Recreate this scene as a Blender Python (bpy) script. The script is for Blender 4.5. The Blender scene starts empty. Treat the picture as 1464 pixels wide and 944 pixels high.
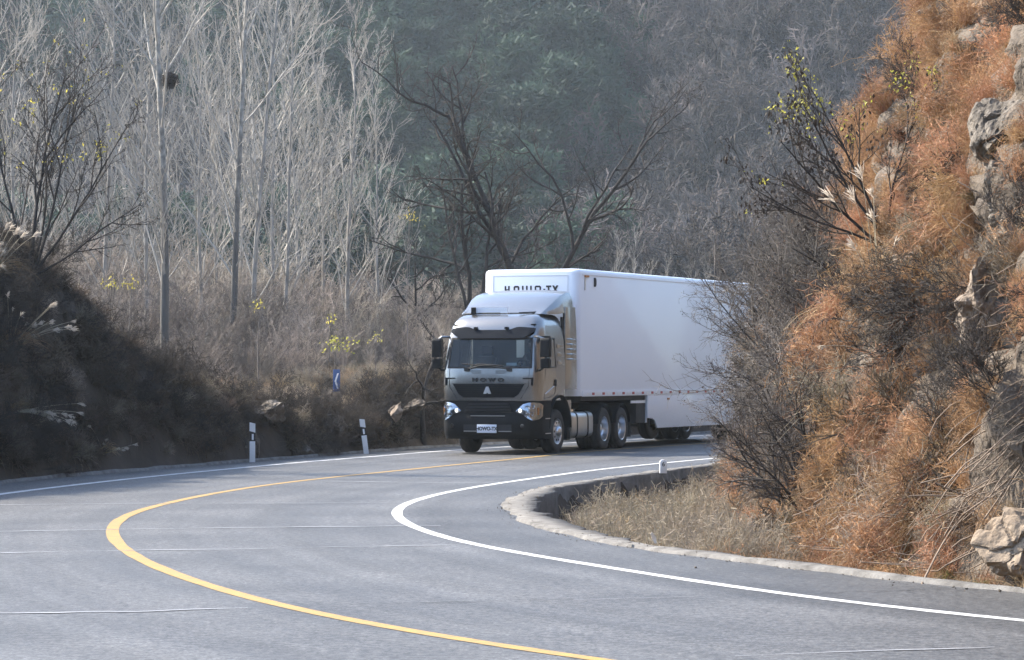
import bpy, bmesh, math, random
import numpy as np
from mathutils import Vector, Matrix, Euler
from mathutils.bvhtree import BVHTree

R = math.radians
SC = bpy.context.scene
COL = SC.collection
rng = np.random.default_rng(7)
random.seed(7)

# ------------------------------------------------------------------ camera
FPX, CAMH, HORIZ, CX, W, H = 4000.0, 2.0, 528.0, 732.0, 1464.0, 944.0
cam_d = bpy.data.cameras.new('camera'); cam = bpy.data.objects.new('camera', cam_d); COL.objects.link(cam)
cam.location = (0, 0, CAMH)
cam.rotation_euler = (math.pi / 2 + math.atan((HORIZ - H / 2) / FPX), 0, 0)
cam_d.sensor_width = 36.0; cam_d.lens = 36.0 * FPX / W
cam_d.clip_start = 0.5; cam_d.clip_end = 3000
SC.camera = cam

# ------------------------------------------------------------------ sky, sun, exposure
SUN_AZ, SUN_EL = R(-63), R(42)          # azimuth from +y (view direction), negative = left
world = bpy.data.worlds.new('World'); SC.world = world; world.use_nodes = True
wn = world.node_tree; bg = wn.nodes['Background']
sky = wn.nodes.new('ShaderNodeTexSky'); sky.sky_type = 'NISHITA'; sky.sun_disc = False
sky.sun_elevation = SUN_EL; sky.sun_rotation = SUN_AZ
sky.air_density = 1.0; sky.dust_density = 1.2; sky.ozone_density = 1.6
wn.links.new(sky.outputs[0], bg.inputs['Color']); bg.inputs['Strength'].default_value = 0.15
sun_d = bpy.data.lights.new('sun', 'SUN'); sun = bpy.data.objects.new('sun', sun_d); COL.objects.link(sun)
sun_d.energy = 3.6; sun_d.angle = R(0.5); sun_d.color = (1.0, 0.92, 0.80)
sdir = Vector((math.sin(SUN_AZ) * math.cos(SUN_EL), math.cos(SUN_AZ) * math.cos(SUN_EL), math.sin(SUN_EL)))
sun.rotation_euler = (-sdir).to_track_quat('-Z', 'Y').to_euler(); sun.location = sdir * 80
SC.view_settings.view_transform = 'Standard'; SC.view_settings.look = 'None'
SC.view_settings.exposure = 1.78; SC.view_settings.gamma = 1.0; SC.view_settings.use_curve_mapping = False
SC.cycles.max_bounces = 5; SC.cycles.diffuse_bounces = 2; SC.cycles.glossy_bounces = 3
SC.cycles.transmission_bounces = 4; SC.cycles.transparent_max_bounces = 8; SC.cycles.volume_bounces = 0
SC.cycles.use_denoising = True; SC.cycles.adaptive_threshold = 0.02

# ------------------------------------------------------------------ pixel to place
def gnd(px, py, z=0.0):                   # photo pixel -> point on the plane of height z
    d = FPX * (CAMH - z) / (py - HORIZ)
    return ((px - CX) * d / FPX, d)
def at(px, py, d):                        # photo pixel at a known distance
    return Vector(((px - CX) * d / FPX, d, CAMH + (HORIZ - py) * d / FPX))

# ------------------------------------------------------------------ noise
def _hash(i, j, k, s):
    n = (i * 374761393 + j * 668265263 + k * 2147483647 + s * 1274126177) & 0xffffffff
    n = ((n ^ (n >> 13)) * 1274126177) & 0xffffffff
    return ((n ^ (n >> 16)) & 0xffff) / 65535.0
def vnoise(P, s=0):
    P = np.asarray(P, float); I = np.floor(P).astype(np.int64); F = P - I; F = F * F * (3 - 2 * F)
    out = 0
    for a in (0, 1):
        for b in (0, 1):
            for c in (0, 1):
                w = (F[..., 0] if a else 1 - F[..., 0]) * (F[..., 1] if b else 1 - F[..., 1]) * (F[..., 2] if c else 1 - F[..., 2])
                out = out + w * _hash(I[..., 0] + a, I[..., 1] + b, I[..., 2] + c, s)
    return out * 2 - 1
def fbm(P, o=4, s=0):
    P = np.asarray(P, float); t = 0; a = 1.0
    for k in range(o):
        t = t + a * vnoise(P * (2.03 ** k), s + k * 17); a *= 0.5
    return t

# ------------------------------------------------------------------ materials
MAT = {}
def mat(name, col, rough=0.6, metal=0.0, var=0.0, scale=8.0, col2=None, bump=0.0, bscale=40.0, coat=0.0, rnd=0.0, transl=0.0, spec=0.5, coord='Object', detail=5, emit=None, bdist=0.02):
    m = bpy.data.materials.new(name); m.use_nodes = True; nt = m.node_tree; N = nt.nodes; L = nt.links
    p = N['Principled BSDF']; p.inputs['Roughness'].default_value = rough; p.inputs['Metallic'].default_value = metal
    p.inputs['Specular IOR Level'].default_value = spec
    if coat: p.inputs['Coat Weight'].default_value = coat; p.inputs['Coat Roughness'].default_value = 0.06
    c1 = (*col, 1.0); c2 = (*(col2 if col2 else [x * 0.6 for x in col]), 1.0)
    src = None
    tc = N.new('ShaderNodeTexCoord')
    if var or col2:
        nz = N.new('ShaderNodeTexNoise'); nz.inputs['Scale'].default_value = scale; nz.inputs['Detail'].default_value = detail
        L.new(tc.outputs[coord], nz.inputs['Vector'])
        rp = N.new('ShaderNodeValToRGB'); rp.color_ramp.elements[0].position = 0.5 - 0.22; rp.color_ramp.elements[1].position = 0.5 + 0.22
        rp.color_ramp.elements[0].color = c1; rp.color_ramp.elements[1].color = c2
        L.new(nz.outputs['Fac'], rp.inputs['Fac']); src = rp.outputs['Color']
    if rnd:
        oi = N.new('ShaderNodeObjectInfo')
        hs = N.new('ShaderNodeHueSaturation')
        mr = N.new('ShaderNodeMapRange'); mr.inputs['To Min'].default_value = 1 - rnd; mr.inputs['To Max'].default_value = 1 + rnd
        L.new(oi.outputs['Random'], mr.inputs['Value']); L.new(mr.outputs['Result'], hs.inputs['Value'])
        mh = N.new('ShaderNodeMath'); mh.operation = 'MULTIPLY'; mh.inputs[1].default_value = 7.31; L.new(oi.outputs['Random'], mh.inputs[0])
        mf = N.new('ShaderNodeMath'); mf.operation = 'FRACT'; L.new(mh.outputs[0], mf.inputs[0])
        mr2 = N.new('ShaderNodeMapRange'); mr2.inputs['To Min'].default_value = 0.485; mr2.inputs['To Max'].default_value = 0.515
        L.new(mf.outputs[0], mr2.inputs['Value']); L.new(mr2.outputs['Result'], hs.inputs['Hue'])
        if src is None: hs.inputs['Color'].default_value = c1
        else: L.new(src, hs.inputs['Color'])
        src = hs.outputs['Color']
    if src is None: p.inputs['Base Color'].default_value = c1
    else: L.new(src, p.inputs['Base Color'])
    if bump:
        nb = N.new('ShaderNodeTexNoise'); nb.inputs['Scale'].default_value = bscale; nb.inputs['Detail'].default_value = 6
        L.new(tc.outputs[coord], nb.inputs['Vector'])
        b = N.new('ShaderNodeBump'); b.inputs['Strength'].default_value = bump; b.inputs['Distance'].default_value = bdist
        L.new(nb.outputs['Fac'], b.inputs['Height']); L.new(b.outputs['Normal'], p.inputs['Normal'])
    if transl:
        tr = N.new('ShaderNodeBsdfTranslucent'); mx = N.new('ShaderNodeMixShader'); mx.inputs[0].default_value = transl
        if src is None: tr.inputs['Color'].default_value = c1
        else: L.new(src, tr.inputs['Color'])
        L.new(p.outputs[0], mx.inputs[1]); L.new(tr.outputs[0], mx.inputs[2]); L.new(mx.outputs[0], N['Material Output'].inputs['Surface'])
    if emit:
        p.inputs['Emission Color'].default_value = (*emit[:3], 1); p.inputs['Emission Strength'].default_value = emit[3]
    MAT[name] = m
    return m

mat('soil', (0.085, 0.062, 0.042), 0.95, var=1, scale=1.2, col2=(0.16, 0.125, 0.09), bump=0.8, bscale=9, spec=0.1)
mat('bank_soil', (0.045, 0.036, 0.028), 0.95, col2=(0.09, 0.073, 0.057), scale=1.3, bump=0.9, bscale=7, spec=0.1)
mat('cliff_rock', (0.07, 0.055, 0.042), 0.9, col2=(0.17, 0.14, 0.11), scale=1.3, bump=1.0, bscale=4, detail=12, spec=0.2, bdist=0.22)
mat('pale_rock', (0.06, 0.05, 0.04), 0.9, col2=(0.22, 0.19, 0.155), scale=3.2, bump=1.0, bscale=6, detail=12, spec=0.25, bdist=0.16)
mat('warm_rock', (0.10, 0.075, 0.055), 0.9, col2=(0.30, 0.24, 0.185), scale=3.0, bump=1.0, bscale=6, detail=12, spec=0.2, bdist=0.16)
mat('tan_rock', (0.20, 0.15, 0.105), 0.9, col2=(0.31, 0.25, 0.19), scale=2.0, bump=0.9, bscale=7, spec=0.2, detail=12, bdist=0.06)
mat('concrete', (0.09, 0.084, 0.076), 0.9, col2=(0.20, 0.19, 0.174), scale=5.0, bump=0.6, bscale=30, spec=0.25, detail=8)
mat('kerb_wall', (0.10, 0.095, 0.085), 0.95, col2=(0.19, 0.18, 0.165), scale=4.0, bump=0.8, bscale=16, spec=0.1)
mat('yellow_paint', (0.40, 0.235, 0.045), 0.65, col2=(0.24, 0.165, 0.065), scale=6.0, bump=0.3, bscale=60, detail=9)
mat('white_paint', (0.62, 0.62, 0.61), 0.65, col2=(0.33, 0.33, 0.325), scale=6.0, bump=0.3, bscale=60, detail=9)
mat('seal_line', (0.42, 0.42, 0.43), 0.6, col2=(0.18, 0.18, 0.185), scale=1.3)
mat('crack', (0.02, 0.02, 0.02), 0.8)
mat('poplar_bark', (0.42, 0.40, 0.36), 0.8, col2=(0.13, 0.12, 0.105), scale=5.0, bump=0.5, bscale=14, spec=0.2)
def poplar_bark():                       # furrowed dark bark low on the stem, pale smooth bark above
    m = MAT['poplar_bark']; nt = m.node_tree; N = nt.nodes; L = nt.links; p = N['Principled BSDF']
    src = p.inputs['Base Color'].links[0].from_socket; tc = N.new('ShaderNodeTexCoord'); sp = N.new('ShaderNodeSeparateXYZ'); L.new(tc.outputs['Object'], sp.inputs[0])
    nz = N.new('ShaderNodeTexNoise'); nz.inputs['Scale'].default_value = 1.1; L.new(tc.outputs['Object'], nz.inputs['Vector'])
    mu = N.new('ShaderNodeMath'); mu.operation = 'MULTIPLY_ADD'; mu.inputs[1].default_value = 7.0; L.new(nz.outputs['Fac'], mu.inputs[0]); L.new(sp.outputs['Z'], mu.inputs[2])
    mr = N.new('ShaderNodeMapRange'); mr.inputs['From Min'].default_value = 7.5; mr.inputs['From Max'].default_value = 10.5; L.new(mu.outputs[0], mr.inputs['Value'])
    mx = N.new('ShaderNodeMix'); mx.data_type = 'RGBA'; mx.inputs[6].default_value = (0.11, 0.103, 0.093, 1); L.new(mr.outputs[0], mx.inputs[0]); L.new(src, mx.inputs[7]); L.new(mx.outputs[2], p.inputs['Base Color'])
poplar_bark()
mat('pale_bark', (0.36, 0.335, 0.30), 0.8, col2=(0.18, 0.165, 0.145), scale=2.5, bump=0.5, bscale=14, spec=0.2)
mat('poplar_twig', (0.42, 0.38, 0.325), 0.75, col2=(0.28, 0.26, 0.23), scale=1.0, spec=0.25)
mat('grey_trunk', (0.17, 0.16, 0.145), 0.9, col2=(0.09, 0.083, 0.075), scale=5.0, bump=0.7, bscale=18, spec=0.15)
mat('dark_bark', (0.06, 0.052, 0.046), 0.9, col2=(0.035, 0.031, 0.028), scale=5.0, bump=0.6, bscale=20, spec=0.2)
mat('dark_twig', (0.06, 0.051, 0.044), 0.85, spec=0.2)
mat('grey_twig', (0.15, 0.132, 0.116), 0.85, rnd=0.35, spec=0.2)
mat('brush_twig', (0.33, 0.28, 0.23), 0.85, rnd=0.4, spec=0.2)
mat('hill_twig', (0.095, 0.08, 0.072), 0.9, rnd=0.72, spec=0.1)
mat('pine_needle', (0.030, 0.052, 0.033), 0.75, rnd=0.65, transl=0.2, spec=0.2)
mat('orange_grass', (0.345, 0.20, 0.108), 0.8, rnd=0.5, transl=0.2, spec=0.2)
mat('tan_grass', (0.36, 0.255, 0.15), 0.8, rnd=0.35, transl=0.2, spec=0.2)
mat('grey_grass', (0.27, 0.23, 0.175), 0.85, rnd=0.35, transl=0.25, spec=0.15)
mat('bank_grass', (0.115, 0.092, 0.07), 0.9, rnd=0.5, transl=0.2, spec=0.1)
mat('green_grass', (0.20, 0.19, 0.06), 0.8, rnd=0.3, transl=0.3, spec=0.2)
mat('plume', (0.62, 0.55, 0.46), 0.8, transl=0.45, spec=0.1)
mat('reed_stem', (0.42, 0.37, 0.27), 0.8, spec=0.2)
mat('yellow_leaf', (0.48, 0.42, 0.08), 0.6, rnd=0.2, transl=0.5)
mat('green_leaf', (0.40, 0.40, 0.07), 0.6, rnd=0.2, transl=0.5)
mat('dark_leaf', (0.045, 0.034, 0.026), 0.8, transl=0.1)
mat('stick', (0.30, 0.235, 0.18), 0.85, col2=(0.16, 0.12, 0.09), scale=2.0, spec=0.2)
mat('nest', (0.06, 0.05, 0.042), 0.95)
# truck
mat('cab_paint', (0.25, 0.247, 0.242), 0.27, metal=0.85, coat=0.6)
mat('white_body', (0.79, 0.83, 0.885), 0.32, coat=0.2, var=1, scale=0.7, col2=(0.76, 0.805, 0.865))  # cool cast of the light is tinted into the white paint
mat('black_plastic', (0.010, 0.0105, 0.0115), 0.65, spec=0.15)
mat('visor_plastic', (0.008, 0.011, 0.017), 0.75, spec=0.06)
mat('chassis_black', (0.012, 0.012, 0.012), 0.65, var=1, scale=4, col2=(0.028, 0.026, 0.024))
mat('rubber', (0.022, 0.021, 0.020), 0.8, var=1, scale=9, col2=(0.04, 0.037, 0.034), bump=0.2, bscale=60)
mat('steel', (0.62, 0.62, 0.63), 0.28, metal=1.0)
mat('brushed', (0.55, 0.53, 0.51), 0.36, metal=1.0, var=1, scale=3, col2=(0.45, 0.44, 0.43))
mat('chrome', (0.75, 0.76, 0.78), 0.12, metal=1.0)
mat('emblem_silver', (0.62, 0.63, 0.65), 0.3, metal=0.4)
mat('seam', (0.015, 0.015, 0.016), 0.7)
mat('red_reflector', (0.35, 0.015, 0.03), 0.3)
mat('white_reflector', (0.78, 0.80, 0.82), 0.3)
mat('amber', (0.45, 0.17, 0.03), 0.3)
mat('letter_black', (0.01, 0.01, 0.012), 0.5)
mat('plate_white', (0.66, 0.70, 0.78), 0.5)
mat('lamp_lit', (0.9, 0.92, 0.95), 0.2, emit=(1.0, 0.97, 0.92, 0.8))
mat('lamp_inner', (0.40, 0.42, 0.45), 0.15, metal=0.9)
mat('cabin_grey', (0.075, 0.085, 0.095), 0.8)
mat('cabin_light', (0.22, 0.235, 0.235), 0.85)
mat('seat_cloth', (0.035, 0.038, 0.045), 0.9)
mat('skin', (0.42, 0.27, 0.20), 0.6)
mat('dark_cloth', (0.02, 0.022, 0.03), 0.9)
mat('hair', (0.01, 0.009, 0.008), 0.7)
mat('sign_blue', (0.03, 0.085, 0.24), 0.45)
mat('post_white', (0.78, 0.79, 0.80), 0.5, var=1, scale=6, col2=(0.70, 0.70, 0.69))
mat('pale_scrap', (0.66, 0.56, 0.46), 0.8)

def glass(name, tint, refl=0.06):
    m = bpy.data.materials.new(name); m.use_nodes = True; nt = m.node_tree; N = nt.nodes; L = nt.links
    N.remove(N['Principled BSDF'])
    t = N.new('ShaderNodeBsdfTransparent'); t.inputs[0].default_value = (*tint, 1)
    g = N.new('ShaderNodeBsdfGlossy'); g.inputs['Roughness'].default_value = 0.02
    fr = N.new('ShaderNodeFresnel'); fr.inputs[0].default_value = 1.5
    ad = N.new('ShaderNodeMath'); ad.operation = 'ADD'; ad.inputs[1].default_value = refl; ad.use_clamp = True; L.new(fr.outputs[0], ad.inputs[0])
    mx = N.new('ShaderNodeMixShader'); L.new(ad.outputs[0], mx.inputs[0]); L.new(t.outputs[0], mx.inputs[1]); L.new(g.outputs[0], mx.inputs[2])
    L.new(mx.outputs[0], N['Material Output'].inputs['Surface']); MAT[name] = m
glass('windscreen_glass', (0.56, 0.68, 0.68), 0.0)
glass('lamp_glass', (0.9, 0.93, 0.96), 0.06)

def asphalt():
    m = bpy.data.materials.new('asphalt'); m.use_nodes = True; nt = m.node_tree; N = nt.nodes; L = nt.links
    p = N['Principled BSDF']; tc = N.new('ShaderNodeTexCoord'); uv = N.new('ShaderNodeUVMap'); uv.uv_map = 'lane'
    def noise(scale, det, src, vscale=None):
        n = N.new('ShaderNodeTexNoise'); n.inputs['Scale'].default_value = scale; n.inputs['Detail'].default_value = det
        if vscale:
            mp = N.new('ShaderNodeMapping'); mp.inputs['Scale'].default_value = vscale; L.new(src, mp.inputs['Vector']); src = mp.outputs[0]
        L.new(src, n.inputs['Vector']); return n.outputs['Fac']
    def ramp(src, a, ca, b, cb):
        r = N.new('ShaderNodeValToRGB'); r.color_ramp.elements[0].position = a; r.color_ramp.elements[1].position = b
        r.color_ramp.elements[0].color = (ca,) * 3 + (1,); r.color_ramp.elements[1].color = (cb,) * 3 + (1,)
        L.new(src, r.inputs['Fac']); return r.outputs['Color']
    def mul(a, b):
        x = N.new('ShaderNodeMix'); x.data_type = 'RGBA'; x.blend_type = 'MULTIPLY'; x.inputs[0].default_value = 1.0
        L.new(a, x.inputs[6]); L.new(b, x.inputs[7]); return x.outputs[2]
    grain = mul(ramp(noise(42, 4, tc.outputs['Object']), 0.34, 0.5, 0.66, 1.5), ramp(noise(13, 9, tc.outputs['Object']), 0.36, 0.62, 0.64, 1.38))
    patch = ramp(noise(0.5, 8, tc.outputs['Object']), 0.35, 0.80, 0.65, 1.18)
    lane = ramp(noise(1.0, 6, uv.outputs[0], (0.06, 1.5, 1.0)), 0.32, 0.78, 0.68, 1.18)     # wheel-path wear runs along the road
    # worn lanes are paler than the unworn shoulder
    sep = N.new('ShaderNodeSeparateXYZ'); L.new(uv.outputs[0], sep.inputs[0])
    mr = N.new('ShaderNodeMapRange'); mr.inputs['From Min'].default_value = 3.7; mr.inputs['From Max'].default_value = 4.0
    mr.inputs['To Min'].default_value = 1.0; mr.inputs['To Max'].default_value = 0.80
    L.new(sep.outputs['Y'], mr.inputs['Value'])
    base = N.new('ShaderNodeRGB'); base.outputs[0].default_value = (0.085, 0.0835, 0.0805, 1)
    c = mul(mul(mul(base.outputs[0], grain), patch), lane)
    s = N.new('ShaderNodeVectorMath'); s.operation = 'SCALE'; L.new(c, s.inputs[0]); L.new(mr.outputs[0], s.inputs['Scale'])
    L.new(s.outputs[0], p.inputs['Base Color'])
    rr = N.new('ShaderNodeMapRange'); rr.inputs['To Min'].default_value = 0.5; rr.inputs['To Max'].default_value = 0.62
    L.new(noise(1.0, 4, uv.outputs[0], (0.06, 1.3, 1.0)), rr.inputs['Value']); L.new(rr.outputs[0], p.inputs['Roughness'])
    p.inputs['Specular IOR Level'].default_value = 0.3
    b = N.new('ShaderNodeBump'); b.inputs['Strength'].default_value = 0.35; b.inputs['Distance'].default_value = 0.008
    L.new(noise(70, 4, tc.outputs['Object']), b.inputs['Height']); L.new(b.outputs[0], p.inputs['Normal'])
    MAT['asphalt'] = m
asphalt()

# ------------------------------------------------------------------ object helpers
def tag(o, label=None, cat=None, group=None, kind=None):
    if label: o['label'] = label
    if cat: o['category'] = cat
    if group: o['group'] = group
    if kind: o['kind'] = kind
    return o
def empty(name, loc=(0, 0, 0), rz=0.0, **kw):
    o = bpy.data.objects.new(name, None); COL.objects.link(o); o.location = loc; o.rotation_euler = (0, 0, rz); o.empty_display_size = 0.2
    return tag(o, **kw)
def copy_tree(o, parent=None):
    c = o.copy(); COL.objects.link(c); c.parent = parent
    for ch in o.children: copy_tree(ch, c)
    return c

def np_mesh(name, V, Q=None, T=None, smooth=False):
    V = np.asarray(V, np.float32).reshape(-1, 3); nq = 0 if Q is None else len(Q); nt_ = 0 if T is None else len(T)
    me = bpy.data.meshes.new(name); me.vertices.add(len(V)); me.vertices.foreach_set('co', V.ravel())
    li = []; tot = []
    if nq: li.append(np.asarray(Q, np.int32).ravel()); tot.append(np.full(nq, 4, np.int32))
    if nt_: li.append(np.asarray(T, np.int32).ravel()); tot.append(np.full(nt_, 3, np.int32))
    li = np.concatenate(li); tot = np.concatenate(tot)
    me.loops.add(len(li)); me.loops.foreach_set('vertex_index', li)
    st = np.zeros(len(tot), np.int32); st[1:] = np.cumsum(tot)[:-1]
    me.polygons.add(len(tot)); me.polygons.foreach_set('loop_start', st); me.polygons.foreach_set('loop_total', tot)
    if smooth: me.polygons.foreach_set('use_smooth', np.ones(len(tot), bool))
    me.update(calc_edges=True); return me
def obj(name, me, m=None, parent=None, link=True, **kw):
    o = bpy.data.objects.new(name, me)
    if link: COL.objects.link(o)
    if m and not me.materials: me.materials.append(MAT[m])
    if parent: o.parent = parent
    return tag(o, **kw)

class Geo:                               # numpy accumulator of quads/tris
    def __init__(s): s.V = []; s.Q = []; s.T = []; s.n = 0
    def add(s, V, Q=None, T=None):
        V = np.asarray(V, float).reshape(-1, 3)
        if Q is not None and len(Q): s.Q.append(np.asarray(Q) + s.n)
        if T is not None and len(T): s.T.append(np.asarray(T) + s.n)
        s.V.append(V); s.n += len(V)
    def mesh(s, name, smooth=False):
        return np_mesh(name, np.concatenate(s.V), np.concatenate(s.Q) if s.Q else None, np.concatenate(s.T) if s.T else None, smooth)
def tubes(g, P, Rd, k=3):                # P (B,n,3), Rd (B,n)
    P = np.asarray(P, float); Rd = np.asarray(Rd, float); B, n, _ = P.shape
    if B == 0: return
    T = np.gradient(P, axis=1); T /= np.linalg.norm(T, axis=2, keepdims=True) + 1e-9
    ref = np.where(np.abs(T[..., 2:3]) > 0.9, np.array([1.0, 0, 0]), np.array([0, 0, 1.0]))
    A = np.cross(T, ref); A /= np.linalg.norm(A, axis=2, keepdims=True) + 1e-9; Bn = np.cross(T, A)
    th = np.arange(k) * 2 * math.pi / k
    V = P[:, :, None] + Rd[:, :, None, None] * (A[:, :, None] * np.cos(th)[None, None, :, None] + Bn[:, :, None] * np.sin(th)[None, None, :, None])
    idx = np.arange(B * n * k).reshape(B, n, k); nx = np.roll(idx, -1, axis=2)
    Q = np.stack([idx[:, :-1], nx[:, :-1], nx[:, 1:], idx[:, 1:]], -1).reshape(-1, 4)
    g.add(V.reshape(-1, 3), Q)
def ribbons(g, P, Wd, side=None):        # flat blades: P (B,n,3), Wd (B,n)
    P = np.asarray(P, float); Wd = np.asarray(Wd, float); B, n, _ = P.shape
    T = np.gradient(P, axis=1)
    if side is None: side = rng.normal(size=(B, 1, 3))
    S = np.cross(T, side); S /= np.linalg.norm(S, axis=2, keepdims=True) + 1e-9
    V = np.stack([P - S * Wd[..., None], P + S * Wd[..., None]], 2)
    idx = np.arange(B * n * 2).reshape(B, n, 2)
    Q = np.stack([idx[:, :-1, 0], idx[:, :-1, 1], idx[:, 1:, 1], idx[:, 1:, 0]], -1).reshape(-1, 4)
    g.add(V.reshape(-1, 3), Q)
def leaves(g, C, size, droop=None):      # rhomb leaves at points C (N,3)
    C = np.asarray(C, float).reshape(-1, 3); n = len(C)
    if n == 0: return
    a = rng.normal(size=(n, 3))
    if droop is not None: a = a * 0.5 + np.array([0, 0, -droop])
    a /= np.linalg.norm(a, axis=1, keepdims=True); b = np.cross(a, rng.normal(size=(n, 3))); b /= np.linalg.norm(b, axis=1, keepdims=True)
    s = size * rng.uniform(0.6, 1.3, (n, 1))
    V = np.stack([C, C + a * s * 0.5 + b * s * 0.24, C + a * s, C + a * s * 0.5 - b * s * 0.24], 1)
    g.add(V.reshape(-1, 3), np.arange(n * 4).reshape(n, 4))

class MB:                                # small hard-surface builder
    def __init__(s): s.v = []; s.f = []
    def add(s, v, f):
        o = len(s.v); s.v += [tuple(p) for p in v]; s.f += [tuple(i + o for i in q) for q in f]; return s
    def box(s, x0, x1, y0, y1, z0, z1):
        return s.add([(x0, y0, z0), (x1, y0, z0), (x1, y1, z0), (x0, y1, z0), (x0, y0, z1), (x1, y0, z1), (x1, y1, z1), (x0, y1, z1)],
                     [(0, 3, 2, 1), (4, 5, 6, 7), (0, 1, 5, 4), (1, 2, 6, 5), (2, 3, 7, 6), (3, 0, 4, 7)])
    def prism(s, poly, ax, a, b):        # poly of 2-tuples in the two other axes (cyclic order), extruded along ax from a to b
        n = len(poly)
        def P(p, t): return {'x': (t, p[0], p[1]), 'y': (p[0], t, p[1]), 'z': (p[0], p[1], t)}[ax]
        v = [P(p, a) for p in poly] + [P(p, b) for p in poly]
        return s.add(v, [tuple(range(n))[::-1], tuple(range(n, 2 * n))] + [(i, (i + 1) % n, n + (i + 1) % n, n + i) for i in range(n)])
    def tube(s, pts, r, k=8):
        g = Geo(); rr = r if hasattr(r, '__len__') else [r] * len(pts)
        tubes(g, [pts], [rr], k); V = g.V[0]; s.add(V.tolist(), g.Q[0].tolist())
        n = len(pts); o = len(s.v) - n * k
        s.f += [tuple(o + i for i in range(k))[::-1], tuple(o + (n - 1) * k + i for i in range(k))]; return s
    def lathe(s, prof, ax='x', k=32, c=(0, 0, 0)):   # prof: (t along axis, radius)
        n = len(prof); v = []
        for (t, r) in prof:
            for i in range(k):
                a = 2 * math.pi * i / k; p, q = r * math.cos(a), r * math.sin(a)
                w = {'x': (t, p, q), 'y': (p, t, q), 'z': (p, q, t)}[ax]; v.append((w[0] + c[0], w[1] + c[1], w[2] + c[2]))
        return s.add(v, [(j * k + i, j * k + (i + 1) % k, (j + 1) * k + (i + 1) % k, (j + 1) * k + i) for j in range(n - 1) for i in range(k)])
    def build(s, name, m, parent=None, bevel=0.0, smooth=False, seg=2, sharp=35, **kw):
        bm = bmesh.new(); vs = [bm.verts.new(p) for p in s.v]
        for f in s.f:
            try: bm.faces.new([vs[i] for i in f])
            except ValueError: pass
        if bevel or smooth: bmesh.ops.remove_doubles(bm, verts=bm.verts, dist=1e-5)
        bmesh.ops.recalc_face_normals(bm, faces=bm.faces)
        if bevel:
            ed = [e for e in bm.edges if len(e.link_faces) == 2 and e.calc_face_angle() > R(30)]
            bmesh.ops.bevel(bm, geom=ed, offset=bevel, segments=seg, affect='EDGES', profile=0.6, clamp_overlap=True)
        me = bpy.data.meshes.new(name)
        if smooth or bevel:
            for f in bm.faces: f.smooth = True
            for e in bm.edges:
                if len(e.link_faces) == 2 and e.calc_face_angle() > R(sharp): e.smooth = False
        bm.to_mesh(me); bm.free()
        return obj(name, me, m, parent, **kw)

def text_mesh(txt, size, ext=0.004, sx=1.0, bold=0.0):
    cu = bpy.data.curves.new('t', 'FONT'); cu.body = txt; cu.size = size; cu.extrude = ext; cu.align_x = 'CENTER'; cu.align_y = 'CENTER'; cu.offset = bold
    o = bpy.data.objects.new('t', cu); COL.objects.link(o); bpy.context.view_layer.update()
    me = bpy.data.meshes.new_from_object(o.evaluated_get(bpy.context.evaluated_depsgraph_get()))
    bpy.data.objects.remove(o); bpy.data.curves.remove(cu)
    me.transform(Matrix.Diagonal((sx, 1, 1, 1)))
    return me

# GN scatter for masses nobody could count
def scatter(name, pts, rot, scl, protos, label, cat, idx=None):
    col = bpy.data.collections.new(name + '_kinds')
    for i, p in enumerate(protos): col.objects.link(p)
    me = bpy.data.meshes.new(name); pts = np.asarray(pts, np.float32); me.vertices.add(len(pts)); me.vertices.foreach_set('co', pts.ravel())
    a = me.attributes.new('rot', 'FLOAT_VECTOR', 'POINT'); a.data.foreach_set('vector', np.asarray(rot, np.float32).ravel())
    scl = np.asarray(scl, np.float32); scl = np.repeat(scl[:, None], 3, 1) if scl.ndim == 1 else scl
    a = me.attributes.new('scl', 'FLOAT_VECTOR', 'POINT'); a.data.foreach_set('vector', scl.ravel())
    if idx is None: idx = rng.integers(0, len(protos), len(pts))
    a = me.attributes.new('idx', 'INT', 'POINT'); a.data.foreach_set('value', np.asarray(idx, np.int32))
    o = obj(name, me, None, None, label=label, cat=cat, kind='stuff')
    ng = bpy.data.node_groups.new(name, 'GeometryNodeTree')
    ng.interface.new_socket('Geometry', in_out='INPUT', socket_type='NodeSocketGeometry'); ng.interface.new_socket('Geometry', in_out='OUTPUT', socket_type='NodeSocketGeometry')
    N, L = ng.nodes, ng.links
    gi = N.new('NodeGroupInput'); go = N.new('NodeGroupOutput'); ip = N.new('GeometryNodeInstanceOnPoints'); ci = N.new('GeometryNodeCollectionInfo')
    ci.inputs['Collection'].default_value = col; ci.inputs['Separate Children'].default_value = True; ci.inputs['Reset Children'].default_value = True
    ip.inputs['Pick Instance'].default_value = True
    def na(n, t):
        x = N.new('GeometryNodeInputNamedAttribute'); x.data_type = t; x.inputs['Name'].default_value = n
        return next(s for s in x.outputs if s.enabled and s.name == 'Attribute')
    L.new(gi.outputs[0], ip.inputs['Points']); L.new(ci.outputs[0], ip.inputs['Instance'])
    L.new(na('idx', 'INT'), ip.inputs['Instance Index']); L.new(na('rot', 'FLOAT_VECTOR'), ip.inputs['Rotation']); L.new(na('scl', 'FLOAT_VECTOR'), ip.inputs['Scale'])
    L.new(ip.outputs[0], go.inputs[0])
    md = o.modifiers.new('scatter', 'NODES'); md.node_group = ng
    return o
def rot_up(n, spin=True):                # Euler angles taking +z to the directions n
    out = []
    for v in n:
        q = Vector(v).to_track_quat('Z', 'Y')
        if spin: q = q @ Euler((0, 0, random.uniform(0, 6.283))).to_quaternion()
        out.append(q.to_euler()[:])
    return np.array(out)

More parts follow.
